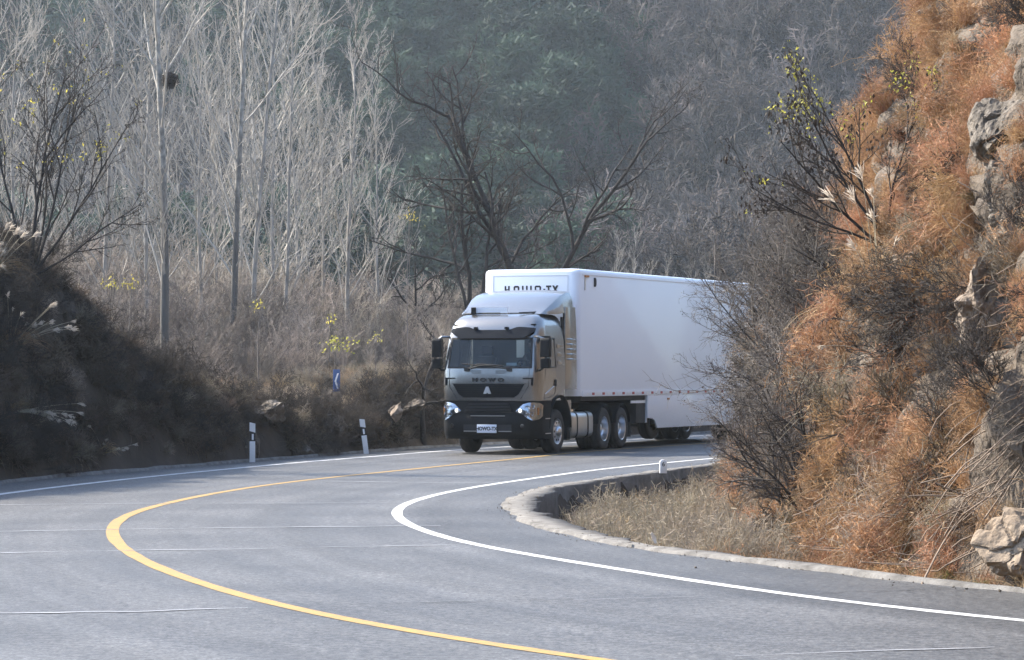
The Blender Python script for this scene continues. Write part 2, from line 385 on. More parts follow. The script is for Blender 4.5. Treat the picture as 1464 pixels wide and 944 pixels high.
# ================================================================== STRUCTURE
def spline(pts, n, ext0=0.0, ext1=0.0, smooth=6):
    p = np.array(pts, float)
    if ext0: d = p[0] - p[1]; d /= np.linalg.norm(d); p = np.vstack([p[0] + d * ext0, p])
    if ext1: d = p[-1] - p[-2]; d /= np.linalg.norm(d); p = np.vstack([p, p[-1] + d * ext1])
    s = np.r_[0, np.cumsum(np.linalg.norm(np.diff(p, axis=0), axis=1))]
    t = np.linspace(0, s[-1], n); q = np.stack([np.interp(t, s, p[:, 0]), np.interp(t, s, p[:, 1])], 1)
    for _ in range(smooth):
        q[1:-1] = q[1:-1] * 0.5 + 0.25 * (q[:-2] + q[2:])
    return q
def normals2(q):
    t = np.gradient(q, axis=0); t /= np.linalg.norm(t, axis=1, keepdims=True)
    return np.stack([-t[:, 1], t[:, 0]], 1)          # left of travel
G = lambda L: [gnd(*p) for p in L]
# the lines are listed from near (bottom right) round the bend to far (behind the truck)
YEL = G([(840, 942), (740, 929), (607, 906), (505, 889), (404, 868.5), (303, 840), (253, 823), (202, 802), (172, 783), (157, 764), (161, 749), (174, 738.6), (202, 728.5), (253, 716), (303, 705.7), (384, 693), (455, 684.5), (556, 674.4), (657, 664), (740, 656.2), (832, 646), (924, 639.6), (995, 635)])
WHI = G([(1464, 888), (1326, 875), (1170, 856.6), (1065, 842.5), (961, 826), (857, 809.6), (752, 793), (657, 775.5), (597, 757), (569, 743.6), (562, 735), (569, 723.4), (607, 710.8), (667, 698), (745, 686.5), (857, 671), (935, 663.5), (1003, 657)])
KIN = G([(1464, 850), (1326, 837), (1170, 817), (1065, 806), (961, 792), (857, 778), (768, 757), (729, 738), (718, 725), (731, 712), (763, 701), (830, 689.6), (935, 675), (1013, 665)])
yel = spline(YEL, 420, 70, 0, 40)
def extend_far(p, n=14, step=4.0, turn=R(-1.2)):     # carry a line on round the far bend behind the spur
    p = [np.array(x) for x in p]; d = p[-1] - p[-4]; d /= np.linalg.norm(d)
    for _ in range(n):
        c, s = math.cos(turn), math.sin(turn); d = np.array([d[0] * c - d[1] * s, d[0] * s + d[1] * c]); p.append(p[-1] + d * step)
    return np.array(p)
yel = spline(extend_far(yel), 520, 0, 0, 6)
yn = normals2(yel)                                    # points to the outside of the bend (left of travel)?
whi = spline(extend_far(spline(WHI, 300, 60, 0, 30)), 420, 0, 0, 6)
kin = spline(extend_far(spline(KIN, 300, 60, 0, 24)), 420, 0, 0, 6)
# outside: the far white line and the road edge as offsets of the centre line fitted to the photograph
OWH = G([(0, 707), (152, 689), (303, 673), (455, 659), (597, 647.6), (657, 643.5)])
OED = G([(0, 692.6), (126, 679), (253, 669.5), (354, 660.5), (526, 647.5)])
def offs(P):
    out = []
    for p in P:
        d = np.linalg.norm(yel - np.array(p), axis=1); k = int(np.argmin(d)); out.append((k, d[k]))
    return out
def side(sign, P, default):
    ks = offs(P); kk = [k for k, _ in ks]; dd = [d for _, d in ks]
    o = np.interp(np.arange(len(yel)), [kk[0] - 60] + kk + [kk[-1] + 60], [default] + dd + [default])
    for _ in range(40): o[1:-1] = 0.5 * o[1:-1] + 0.25 * (o[:-2] + o[2:])
    return yel + yn * (sign * o)[:, None], o
sgn = 1.0 if (yn[260] @ (np.array([-9.0, 45]) - yel[260])) > 0 else -1.0
owh, owo = side(sgn, OWH, 3.7)
oed, oeo = side(sgn, OED, 4.9)

def seg_dist(P, L, closed=False):                     # distance from points (N,2) to polyline, index of nearest sample, side
    P = np.asarray(P); best = np.full(len(P), 1e9); bi = np.zeros(len(P), int); sd = np.zeros(len(P))
    A = L[:-1]; D = L[1:] - L[:-1]; LL = (D ** 2).sum(1) + 1e-12
    for c in range(0, len(P), 4000):
        q = P[c:c + 4000]; v = q[:, None] - A[None]; t = np.clip((v * D[None]).sum(2) / LL, 0, 1)
        w = v - t[..., None] * D[None]; d = (w ** 2).sum(2); i = d.argmin(1); r = np.arange(len(q))
        best[c:c + 4000] = np.sqrt(d[r, i]); bi[c:c + 4000] = i
        sd[c:c + 4000] = D[i, 0] * v[r, i, 1] - D[i, 1] * v[r, i, 0]
    return best, bi, sd

# --- the road sheet: strips across from the outer edge to the kerb
def cross_to(L):                                      # signed offset along -sgn*yn from the centre line to polyline L
    out = []
    A = L[:-1]; D = np.diff(L, axis=0)
    for p, n in zip(yel, -sgn * yn):
        den = D[:, 0] * (-n[1]) + D[:, 1] * n[0]; den = np.where(abs(den) < 1e-9, 1e-9, den); r = p - A
        u = (r[:, 0] * (-n[1]) + r[:, 1] * n[0]) / den; t = (D[:, 1] * r[:, 0] - D[:, 0] * r[:, 1]) / den
        t = -t * 1.0
        hit = A + D * u[:, None]; tt = ((hit - p) * n).sum(1)
        ok = (u >= 0) & (u <= 1) & (tt > 0.5) & (tt < 14)
        out.append(tt[ok].min() if ok.any() else np.nan)
    o = np.array(out); k = np.arange(len(o)); g_ = ~np.isnan(o); return np.interp(k, k[g_], o[g_])
ino = cross_to(kin) + 0.12
cols = 15; Vr, UVr = [], []
al = np.r_[0, np.cumsum(np.linalg.norm(np.diff(yel, axis=0), axis=1))]
for j in range(cols):
    f = j / (cols - 1); o = -oeo * (1 - f) + ino * f
    q = yel - sgn * yn * o[:, None]
    Vr.append(np.c_[q, np.zeros(len(q))]); UVr.append(np.c_[al, o])
Vr = np.stack(Vr, 1); UVr = np.stack(UVr, 1); n_ = len(yel)
ix = np.arange(n_ * cols).reshape(n_, cols)
Qr = np.stack([ix[:-1, :-1], ix[1:, :-1], ix[1:, 1:], ix[:-1, 1:]], -1).reshape(-1, 4)
me = np_mesh('road', Vr.reshape(-1, 3), Qr)
uvl = me.uv_layers.new(name='lane'); lv = np.zeros(len(me.loops), np.int32); me.loops.foreach_get('vertex_index', lv)
uvl.data.foreach_set('uv', UVr.reshape(-1, 2)[lv].astype(np.float32).ravel())
road = obj('road', me, 'asphalt', label='grey asphalt two lane road sweeping round the bend', kind='structure')
if me.polygons[0].normal.z < 0: me.flip_normals()

def strip(name, q, w, z, m, wav=0.0, **kw):
    n = normals2(q); ww = w * (1 + wav * fbm(np.c_[q * 1.7, np.zeros(len(q))], 3, 5))
    a = q + n * ww[:, None] / 2; b = q - n * ww[:, None] / 2
    V = np.stack([np.c_[a, np.full(len(q), z)], np.c_[b, np.full(len(q), z)]], 1).reshape(-1, 3)
    i = np.arange(len(q) * 2).reshape(-1, 2); Q = np.stack([i[:-1, 0], i[:-1, 1], i[1:, 1], i[1:, 0]], -1)
    return obj(name, np_mesh(name, V, Q), m, road, **kw)
strip('centre_line', yel[10:], 0.155, 0.004, 'yellow_paint', 0.10, label='solid yellow centre line')
strip('edge_line', whi, 0.15, 0.004, 'white_paint', 0.08, label='white line along the inside of the bend')
strip('edge_line', owh, 0.17, 0.004, 'white_paint', 0.08, label='white line along the outside of the bend')
def joint(pix, w, m, name='joint_line'):
    q = spline(G(pix), 60, 0, 0, 1); q = q + np.c_[np.zeros(60), 0.06 * fbm(np.c_[q * 1.3, np.zeros(60)], 3, 9)]
    strip(name, q, w, 0.0075, m, 0.8)
joint([(0, 877), (190, 874), (355, 869)], 0.05, 'seal_line'); joint([(430, 866), (600, 862), (820, 857)], 0.02, 'crack')
joint([(0, 791), (150, 788), (330, 786), (660, 779)], 0.05, 'seal_line'); joint([(0, 760), (140, 758), (330, 755), (630, 752)], 0.055, 'seal_line')
joint([(455, 688), (570, 690), (700, 691)], 0.06, 'seal_line'); joint([(0, 722), (200, 720), (420, 720), (560, 719)], 0.05, 'seal_line')
joint([(820, 858), (1000, 853)], 0.012, 'seal_line'); joint([(1180, 848), (1345, 842)], 0.015, 'crack'); joint([(1050, 939), (1200, 932), (1420, 925)], 0.03, 'seal_line')

# --- kerbs: concrete strips with a real edge; the inner one is the top of a small retaining wall
def kerb(name, q, w0, w1, ztop, drop, label, inward):
    n = normals2(q) * inward; r = 1.6 * fbm(np.c_[q * 1.6, np.zeros(len(q))], 4, 3)
    zt = ztop + 0.012 * fbm(np.c_[q * 2.5, np.zeros(len(q))], 3, 8)
    c = [(q - n * 0.0 + n * (0.05 * r)[:, None], zt * 0 - 0.02), (q + n * (0.03 + 0.05 * r)[:, None], zt),
         (q + n * (w0 * 0.5)[:, None], zt + 0.01), (q + n * (w0 + 0.13 * fbm(np.c_[q * 2.1, np.ones(len(q))], 3, 4))[:, None], zt), (q + n * (w0 + 0.08)[:, None], zt * 0 - drop)]
    V = np.stack([np.c_[a, b * np.ones(len(q))] for a, b in c], 1); k = len(c)
    i = np.arange(len(q) * k).reshape(-1, k); Q = np.stack([i[:-1, :-1], i[1:, :-1], i[1:, 1:], i[:-1, 1:]], -1).reshape(-1, 4)
    me = np_mesh(name, V.reshape(-1, 3), Q); me.materials.append(MAT['concrete']); me.materials.append(MAT['kerb_wall'])
    mi = np.zeros((len(q) - 1, k - 1), np.int32); mi[:, -1] = 1; me.polygons.foreach_set('material_index', mi.ravel())
    bm = bmesh.new(); bm.from_mesh(me); bmesh.ops.recalc_face_normals(bm, faces=bm.faces); bm.to_mesh(me); bm.free()
    return obj(name, me, label=label, kind='structure')
kin_in = -1.0 * sgn                                     # direction from the kerb to the inside of the bend
kw = np.interp(kin[:, 1], [18, 26, 32, 36, 42, 48, 60], [0.26, 0.29, 0.35, 0.42, 0.46, 0.42, 0.38])
kerb('kerb', kin, kw, kw, 0.035, 0.9, 'pale concrete kerb strip round the inside of the bend', kin_in)
kerb('kerb', oed + yn * sgn * -0.02, np.full(len(oed), 0.16), None, 0.05, 0.3, 'thin concrete edging below the shaded bank', sgn)

# --- terrain
CRX = np.array([(-100, 5.2), (0, 5.2), (60, 5.2), (110, 5.35), (155, 5.08), (205, 4.79), (245, 3.84), (290, 2.53), (345, 1.54), (400, 1.3), (440, 0.85), (520, 0.85), (570, 0.9), (610, 1.4), (660, 1.7), (760, 1.7), (900, 1.6), (1100, 1.5)], float)   # bank height along the road edge, by where that edge shows
def terrain_h(P):
    d_o, k_o, s_o = seg_dist(P, oed); d_i, k_i, s_i = seg_dist(P, kin)
    outside = s_o * sgn > 0; inside = s_i * sgn < 0
    e = oed[k_o]                                       # nearest point of the outer edge
    px = CX + FPX * e[:, 0] / np.maximum(e[:, 1], 5); py = HORIZ + FPX * CAMH / np.maximum(e[:, 1], 5)
    hc = np.interp(px, CRX[:, 0], CRX[:, 1])
    arc = np.interp(e[:, 1], [24, 34, 41], [0.0, 0.6, 1.0]); arc = np.where(k_o > len(oed) * 0.8, 1.0, arc)
    hc = hc * arc
    P3 = np.c_[P * 0.5, np.zeros(len(P))]
    nz = fbm(P3, 5, 21); nz2 = fbm(P3 * 0.14, 3, 33)
    wb = np.maximum(0.25, 0.72 * hc)                   # horizontal run of the bank
    t = np.clip((d_o - 0.35) / wb, 0, 1); prof = np.sin(t * math.pi / 2) ** 0.9
    bank = hc * prof
    far = 1.3 + 0.5 * nz2 + np.clip(-P[:, 0] - 14, 0, 60) * 0.05
    u = np.clip((d_o - wb - 0.8) / np.where(hc > 2.5, 7.0, 12.0), 0, 1); u = u * u * (3 - 2 * u)
    plat = np.where(arc > 0.2, hc * (1 - u) + far * u, -0.3 * np.clip(d_o / 4, 0, 1))
    zo = np.where(t < 1, bank, plat) + nz * 0.22 * np.clip(d_o / 0.8, 0, 1) * (0.3 + 0.7 * np.clip(arc, 0, 1))
    # far hillside
    base = 285 + 14 * nz2 - 0.10 * P[:, 0]
    hill = np.clip(P[:, 1] - base, 0, None); hill = np.where(hill < 30, hill ** 2 / 60 * 0.58, (hill - 15) * 0.58)
    hill = np.minimum(hill, 105 + 8 * nz2 + 0.03 * hill)
    zo = zo + hill + np.where(hill > 1, nz2 * 3, 0)
    back = np.clip(-P[:, 1] - 28, 0, None); zo = zo + np.minimum(back * 0.5, 48) * np.clip(back / 20, 0, 1)   # unseen slope added behind the camera, cuts horizon glow mirrored in the cab
    # inside of the bend: verge lower than the road round the tip
    drop = np.interp(P[:, 1], [24, 28, 31, 34, 60, 66], [0.02, 0.05, 0.3, 0.7, 0.8, 0.3])
    zi = -drop * np.clip((d_i - 0.35) / 0.3, 0, 1) - 0.05 + 0.10 * nz * np.clip(d_i - 0.4, 0, 1)
    z = np.where(outside, np.where(d_o < 0.3, -0.09, zo), np.where(inside, np.where(d_i < 0.3, -0.09, zi), -0.09))
    return z
def axis(lo, hi, a, b, fine, grow=1.16):
    c = list(np.arange(a, b + 1e-6, fine)); s = fine; x = b
    while x < hi: s *= grow; x += s; c.append(min(x, hi))
    s = fine; x = a; pre = []
    while x > lo: s *= grow; x -= s; pre.append(max(x, lo))
    return np.array(pre[::-1] + c)
gx = axis(-600, 600, -16, 17, 0.24); gy = axis(-300, 900, 24, 84, 0.24)
XX, YY = np.meshgrid(gx, gy); TP = np.c_[XX.ravel(), YY.ravel()]
TZ = terrain_h(TP)
ti = np.arange(len(TP)).reshape(len(gy), len(gx))
TQ = np.stack([ti[:-1, :-1], ti[:-1, 1:], ti[1:, 1:], ti[1:, :-1]], -1).reshape(-1, 4)
TV = np.c_[TP, TZ]
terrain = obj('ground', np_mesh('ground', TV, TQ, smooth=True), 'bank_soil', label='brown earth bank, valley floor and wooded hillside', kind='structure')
T_BVH = BVHTree.FromPolygons(TV.tolist(), TQ.tolist())
def ground_z(x, y):
    h = T_BVH.ray_cast(Vector((x, y, 300)), Vector((0, 0, -1)))
    return h[0].z if h[0] else 0.0
def px_on(bvh, px, py):                                # where the sight line of a photo pixel meets a surface
    d = (at(px, py, 10.0) - Vector((0, 0, CAMH))).normalized()
    h = bvh.ray_cast(Vector((0, 0, CAMH)), d)
    return (h[0], h[1]) if h[0] else (None, None)

# --- the spur inside the bend: steep rocky slope
CB = np.array([(30, -8), (20, 3.5), (12.8, 14.5), (8.3, 21), (6.1, 24.2), (4.85, 26.2), (4.15, 28.0), (3.75, 30.2), (3.65, 33), (3.65, 37), (3.75, 42), (3.95, 48), (4.5, 54), (5.9, 59), (8.3, 64), (11.6, 70.5), (15.6, 78), (20, 86), (28, 98)], float)
cb = spline(CB, 720, 0, 0, 16)
cn = normals2(cb); cn = cn if cn[330] @ np.array([1.0, 0]) > 0 else -cn
CPo = np.array([(-0.25, -0.9), (0, -0.1), (0.25, 0.5), (0.55, 1.1), (0.95, 2.0), (1.3, 3.0), (1.75, 4.0), (2.2, 5.0), (2.7, 6.1), (3.25, 7.3), (3.9, 8.6), (4.7, 10.0), (5.5, 11.6), (8, 13.4), (12, 15)], float)
sv = np.r_[0, np.cumsum(np.linalg.norm(np.diff(CPo, axis=0), axis=1))]; NVc = 150
tv = np.r_[np.linspace(0, sv[-4], NVc - 12), np.linspace(sv[-4], sv[-1], 13)[1:]]
po = np.stack([np.interp(tv, sv, CPo[:, 0]), np.interp(tv, sv, CPo[:, 1])], 1)
CV = np.concatenate([cb[:, None] + cn[:, None] * po[None, :, :1], np.broadcast_to(po[None, :, 1:], (len(cb), len(po), 1))], 2)
pn = np.gradient(po, axis=0); pn /= np.linalg.norm(pn, axis=1, keepdims=True)
CN = np.concatenate([-cn[:, None] * pn[None, :, 1:], np.broadcast_to(pn[None, :, :1], (len(cb), len(po), 1))], 2)
q = CV.reshape(-1, 3)
def ridged(P, o, s): 
    t = 0; a = 1
    for k in range(o): t = t + a * (1 - 2 * np.abs(vnoise(P * 2.1 ** k, s + k))); a *= 0.5
    return t
disp = 0.62 * fbm(q * 0.5, 4, 61) + 0.14 * ridged(q * np.array([0.9, 0.9, 0.6]), 4, 71) + 0.35 * vnoise(q * np.array([0.22, 0.22, 0.1]), 5)
amp = np.clip(q[:, 2] / 1.5, 0.1, 1)
wob = 0.25 * fbm(q * 0.9, 4, 81); bdir = np.array([0.45, 0.1, 0.9]); jdir = np.array([0.55, 0.75, -0.35])
q1 = (q @ bdir + wob) / 0.42; q2 = (q @ jdir + wob) / 0.55
led = _hash(np.floor(q1).astype(np.int64), np.floor(q2).astype(np.int64), np.zeros(len(q), np.int64), 5)
ee1 = np.abs(q1 - np.round(q1)); ee2 = np.abs(q2 - np.round(q2))
disp = disp + 0.26 * (led - 0.5) - 0.14 * np.exp(-(ee1 / 0.10) ** 2) - 0.16 * np.exp(-(ee2 / 0.09) ** 2) + 0.05 * fbm(q * 4.0, 3, 87)
CVd = q + CN.reshape(-1, 3) * (disp * amp)[:, None]
ci_ = np.arange(len(q)).reshape(len(cb), len(po))
CQ = np.stack([ci_[:-1, :-1], ci_[1:, :-1], ci_[1:, 1:], ci_[:-1, 1:]], -1).reshape(-1, 4)
me = np_mesh('cliff', CVd, CQ, smooth=False)
bm = bmesh.new(); bm.from_mesh(me); bmesh.ops.recalc_face_normals(bm, faces=bm.faces); bm.to_mesh(me); bm.free()
cliff = obj('cliff', me, 'cliff_rock', label='steep rocky cut slope inside the bend', kind='structure')
C_BVH = BVHTree.FromPolygons(CVd.tolist(), CQ.tolist())
ALL_BVH = BVHTree.FromPolygons(TV.tolist() + CVd.tolist(), TQ.tolist() + (CQ + len(TV)).tolist())

# --- rocks
def rock_mesh(seed, sub=5, cuts=16, rough=0.05, squash=(1, 1, 1)):
    bm = bmesh.new(); bmesh.ops.create_icosphere(bm, subdivisions=sub, radius=1.0)
    V = np.array([v.co[:] for v in bm.verts]); r_ = np.random.default_rng(seed); S = np.array(squash)
    V = V * (1 + 0.22 * fbm(V * 1.3 + seed, 2, seed))[:, None]
    for _ in range(cuts):
        n = r_.normal(size=3); n /= np.linalg.norm(n); d = r_.uniform(0.42, 0.8); s_ = V @ n
        V = np.where((s_ > d)[:, None], V - n * ((s_ - d) * 0.985)[:, None], V)
    N0 = V / (np.linalg.norm(V, axis=1, keepdims=True) + 1e-9)
    # bedding planes and joints: stepped ledges and cracks in metres
    W_ = V * S; b = r_.normal(size=3) * np.array([0.5, 0.3, 1.0]); b /= np.linalg.norm(b); c = np.cross(b, r_.normal(size=3)); c /= np.linalg.norm(c)
    wob = 0.12 * fbm(W_ * 2.2, 3, seed + 3); q1 = (W_ @ b + wob) / 0.17; q2 = (W_ @ c + wob) / 0.34
    led = _hash(np.floor(q1).astype(np.int64), np.floor(q2).astype(np.int64), 0 * np.floor(q1).astype(np.int64), seed)
    e1 = np.minimum(q1 - np.floor(q1), np.ceil(q1) - q1); e2 = np.minimum(q2 - np.floor(q2), np.ceil(q2) - q2)
    crack = np.exp(-(e1 / 0.09) ** 2) * 0.6 + np.exp(-(e2 / 0.05) ** 2)
    mx = S.max(); V = W_ + N0 * ((0.10 * (led - 0.5) - 0.05 * crack + rough * fbm(W_ * 5, 4, seed)) * min(1.0, mx * 1.6))[:, None]
    for v, p in zip(bm.verts, V): v.co = p
    for e in bm.edges: e.smooth = True
    me = bpy.data.meshes.new('rock'); bm.to_mesh(me); bm.free()
    me.polygons.foreach_set('use_smooth', np.zeros(len(me.polygons), bool)); return me
ROCKS = []                                             # centre, radius kept free of plants
def rock(name, px, py, w, h, dep, seed, m, label, cat, bvh=None, sink=0.25, dist=None, rz=0.0, group=None, tilt=0.0, cuts=16):
    p, n = px_on(bvh or C_BVH, px, py)
    if dist: p = at(px, py, dist)
    if p is None: return None
    o = obj(name, rock_mesh(seed, cuts=cuts, squash=(w / 2, dep / 2, h / 2)), m, label=label, cat=cat, group=group)
    o.location = p - Vector((0, -1, 0)) * 0 + Vector((0, dep * sink, 0)); o.rotation_euler = (0, tilt, rz)
    ROCKS.append((np.array(o.location), max(w, h) * 0.5, np.array((w / 2, h / 2)))); return o

# ================================================================== TRUCK TRACTOR (local: front faces -y, +x is the side the camera sees, z up)
TRUCK = empty('truck_tractor', (-0.02, 67.0, 0.0), R(-21), label='champagne silver truck tractor with lit headlights rounding the bend', cat='truck')

ZS = [1.26, 1.45, 1.70, 1.90, 2.04, 2.20, 2.40, 2.58, 2.72, 2.86, 3.00, 3.12, 3.22, 3.28, 3.31]
def cab_front_y(z): return float(np.interp(z, [1.26, 1.5, 1.8, 2.04, 2.72, 3.0, 3.12, 3.22, 3.28, 3.31], [-1.50, -1.52, -1.51, -1.47, -1.30, -1.19, -1.10, -0.97, -0.82, -0.66]))
def cab_half(z): return float(np.interp(z, [1.26, 1.6, 2.04, 2.72, 3.0, 3.12, 3.22, 3.28, 3.31], [1.22, 1.245, 1.245, 1.20, 1.15, 1.11, 1.05, 0.98, 0.88]))
def front_y(x, z):
    hw = cab_half(z); f = abs(x) / hw; y = cab_front_y(z) + 0.075 * min(f, 1) ** 2
    if f > 0.83: y += 0.24 * ((f - 0.83) / 0.17) ** 2
    return y
FR = [-0.84, -0.6, -0.3, 0.0, 0.3, 0.6, 0.84]; YB = 0.42
SY = [-0.95, -0.68, -0.30, -0.05, YB]                    # side columns: window between the first and third
def cab_section(z):
    hw = cab_half(z); fy = cab_front_y(z); p = []
    pts = [(f * hw, front_y(f * hw, z)) for f in FR]
    x1, y1 = pts[-1]; ys = max(fy + 0.40, y1 + 0.12); arc = []
    for a in (0.28, 0.52, 0.75, 0.92, 1.0):
        t = a * math.pi / 2; arc.append((x1 + (hw - x1) * math.sin(t), y1 + (ys - y1) * (1 - math.cos(t))))
    sidec = [(hw, max(y, ys + 0.03 * (i + 1))) for i, y in enumerate(SY[:-1])] + [(hw - 0.02, YB)]
    right = arc + sidec
    left = [(-x, y) for x, y in right]
    return left[::-1] + pts + right
secs = [cab_section(z) for z in ZS]; ncol = len(secs[0])
shell = MB(); vv = [(x, y, z) for s_, z in zip(secs, ZS) for x, y in s_]; ff = []
nl = len(FR); na_ = 5; i_front0 = na_ + 5
for j in range(len(ZS) - 1):
    for i in range(ncol - 1):
        win_f = (i_front0 <= i < i_front0 + nl - 1) and 2.03 < (ZS[j] + ZS[j + 1]) / 2 < 2.73
        ir = i - (i_front0 + nl - 1 + na_); il = (i_front0 - na_ - 2) - i
        win_s = (ir in (0, 1) or il in (0, 1)) and 2.05 < (ZS[j] + ZS[j + 1]) / 2 < 2.73
        if win_f or win_s: continue
        a = j * ncol + i; ff.append((a, a + 1, a + 1 + ncol, a + ncol))
top = (len(ZS) - 1) * ncol; ff.append(tuple(range(top, top + ncol)))
shell.add(vv, ff); shell.build('cab_shell', 'cab_paint', TRUCK, smooth=True, sharp=38)

def front_patch(poly_x, zs, off, nx=10):                # a panel that follows the cab front: poly_x(z) -> (x0, x1)
    m = MB(); v = []; f = []
    for z in zs:
        a, b = poly_x(z)
        for i in range(nx + 1):
            x = a + (b - a) * i / nx; v.append((x, front_y(x, z) - off, z))
    n = nx + 1
    for j in range(len(zs) - 1):
        for i in range(nx): f.append((j * n + i, j * n + i + 1, (j + 1) * n + i + 1, (j + 1) * n + i))
    k = len(v); v += [(x, y + off * 0.9 + 0.012, z) for x, y, z in v]
    rim = list(range(0, n)) + [j * n + nx for j in range(1, len(zs))] + [(len(zs) - 1) * n + i for i in range(nx - 1, -1, -1)] + [j * n for j in range(len(zs) - 2, 0, -1)]
    f += [(rim[i], rim[(i + 1) % len(rim)], rim[(i + 1) % len(rim)] + k, rim[i] + k) for i in range(len(rim))]
    return m.add(v, f)
# windscreen, its black surround, visor
front_patch(lambda z: (-0.832 * cab_half(z), 0.832 * cab_half(z)), [2.05, 2.2, 2.4, 2.58, 2.71], 0.004, 12).build('windscreen', 'windscreen_glass', TRUCK, smooth=True)
sur = MB()
for za, zb in ((2.02, 2.062), (2.70, 2.745)):
    m_ = front_patch(lambda z: (-0.855 * cab_half(z), 0.855 * cab_half(z)), [za, zb], 0.012, 12); sur.add(m_.v, m_.f)
for s_ in (-1, 1):
    m_ = front_patch(lambda z: tuple(sorted((s_ * 0.818 * cab_half(z), s_ * 0.855 * cab_half(z)))), [2.062, 2.2, 2.4, 2.58, 2.70], 0.012, 2); sur.add(m_.v, m_.f)
sur.build('windscreen_surround', 'seam', TRUCK, smooth=True)
vis = MB(); NX = 24; v = []; f = []
for r_, t in enumerate((0.0, 0.35, 0.7, 1.0)):
    for i in range(NX + 1):
        x = (-1 + 2 * i / NX) * 1.05; u = abs(x)
        lo = 2.725 if u < 0.80 else 2.725 + (u - 0.80) / 0.25 * 0.15
        hi = 2.925 if u < 0.42 else (2.925 + (u - 0.42) / 0.22 * 0.075 if u < 0.64 else 3.0 - (u - 0.64) / 0.45 * 0.04)
        z = lo + (hi - lo) * t; v.append((x, front_y(x, z) - 0.05 * (1 - t) ** 0.8 - 0.035, z))
for r_ in range(3):
    for i in range(NX): a = r_ * (NX + 1) + i; f.append((a, a + 1, a + NX + 2, a + NX + 1))
k = len(v); v += [(x, y + 0.05, z + 0.004) for x, y, z in v]; f += [tuple(i + k for i in q[::-1]) for q in f]
rim = list(range(NX + 1)) + [(r_ + 1) * (NX + 1) - 1 for r_ in range(1, 4)] + [3 * (NX + 1) + i for i in range(NX - 1, -1, -1)] + [2 * (NX + 1), NX + 1]
f += [(rim[i], rim[(i + 1) % len(rim)], rim[(i + 1) % len(rim)] + k, rim[i] + k) for i in range(len(rim))]
vis.add(v, f).build('sun_visor', 'visor_plastic', TRUCK, smooth=True)
for x in (-0.42, 0.36): MB().box(x - 0.035, x + 0.035, front_y(x, 2.97) - 0.10, front_y(x, 2.97) + 0.02, 2.935, 2.995).build('marker_lamp', 'black_plastic', TRUCK, bevel=0.01)
for x in (-0.98, 0.98): MB().box(x - 0.06, x + 0.06, front_y(x, 3.05) - 0.03, front_y(x, 3.05) + 0.03, 3.035, 3.065).build('marker_lamp', 'black_plastic', TRUCK, bevel=0.008)
# wipers
for xa, xb in ((-0.55, 0.05), (0.52, -0.35)):
    w = MB(); p0 = (xa, front_y(xa, 2.0) - 0.05, 2.0); p1 = (xb, front_y(xb, 2.12) - 0.03, 2.11 if xb > 0 else 2.10)
    w.tube([p0, tuple((a + b) / 2 + (0, -0.02, 0.02)[i] for i, (a, b) in enumerate(zip(p0, p1))), p1], 0.012, 5)
    w.tube([(xb - 0.35, front_y(xb - 0.35, 2.12) - 0.025, 2.13), (xb, front_y(xb, 2.1) - 0.03, 2.105), (xb + 0.3, front_y(xb + 0.3, 2.09) - 0.025, 2.085)], 0.011, 5)
    w.box(xa - 0.05, xa + 0.05, p0[1] - 0.02, p0[1] + 0.06, 1.955, 2.03); w.build('wiper', 'seam', TRUCK)
# front lid: vents, seams, grille, letters, emblem
for s_ in (-1, 1):
    for k in range(4):
        z = 1.90 + 0.022 * k; xs = sorted((s_ * 0.18, s_ * (0.42 + 0.02 * k)))
        front_patch(lambda z_: xs, [z, z + 0.007], 0.006, 3).build('vent_slot', 'seam', TRUCK)
    front_patch(lambda z_: tuple(sorted((s_ * 1.0, s_ * 1.008))), [1.72, 1.9, 2.02], 0.004, 1).build('panel_seam', 'seam', TRUCK)
    m = MB(); pts = [(s_ * 1.0, 1.72), (s_ * 0.99, 1.60), (s_ * 0.80, 1.30)]
    m.tube([(x, front_y(x, z) - 0.002, z) for x, z in pts], 0.008, 4); m.build('panel_seam', 'seam', TRUCK)
    m = MB(); m.box(*sorted((s_ * 0.86, s_ * 1.10)), front_y(1.0, 1.78) - 0.035, front_y(1.0, 1.78) + 0.04, 1.775, 1.80); m.box(*sorted((s_ * 1.06, s_ * 1.10)), front_y(1.08, 1.7) - 0.03, front_y(1.08, 1.7) + 0.03, 1.62, 1.775); m.build('grab_slot', 'visor_plastic', TRUCK, bevel=0.006)
GX = lambda z: (-np.interp(z, [1.335, 1.42, 1.655], [0.64, 0.76, 0.90]), np.interp(z, [1.335, 1.42, 1.655], [0.64, 0.76, 0.90]))
gr = front_patch(GX, [1.335, 1.42, 1.54, 1.655], 0.006, 10).build('grille', 'visor_plastic', TRUCK, smooth=True)
for z in (1.37, 1.42, 1.47, 1.52, 1.57, 1.62):
    front_patch(lambda z_, z=z: (GX(z)[0] + 0.03, GX(z)[1] - 0.03), [z - 0.010, z + 0.010], 0.022, 10).build('grille_bar', 'black_plastic', gr)
m_ = front_patch(lambda z: (-0.94, 0.94), [1.663, 1.675], 0.014, 10); m_.build('grille_trim', 'cab_paint', TRUCK)
lx = [-0.33, -0.12, 0.10, 0.32]
for ch, x in zip('HOWO', lx):
    me = text_mesh(ch, 0.115, 0.008, 1.6 if ch != 'W' else 1.3, 0.008); me.transform(Matrix.Rotation(math.pi / 2, 4, 'X'))
    o = obj('letter', me, 'letter_black', TRUCK, label='letter ' + ch); o.location = (x, front_y(x, 1.77) - 0.012, 1.745)
em = MB()
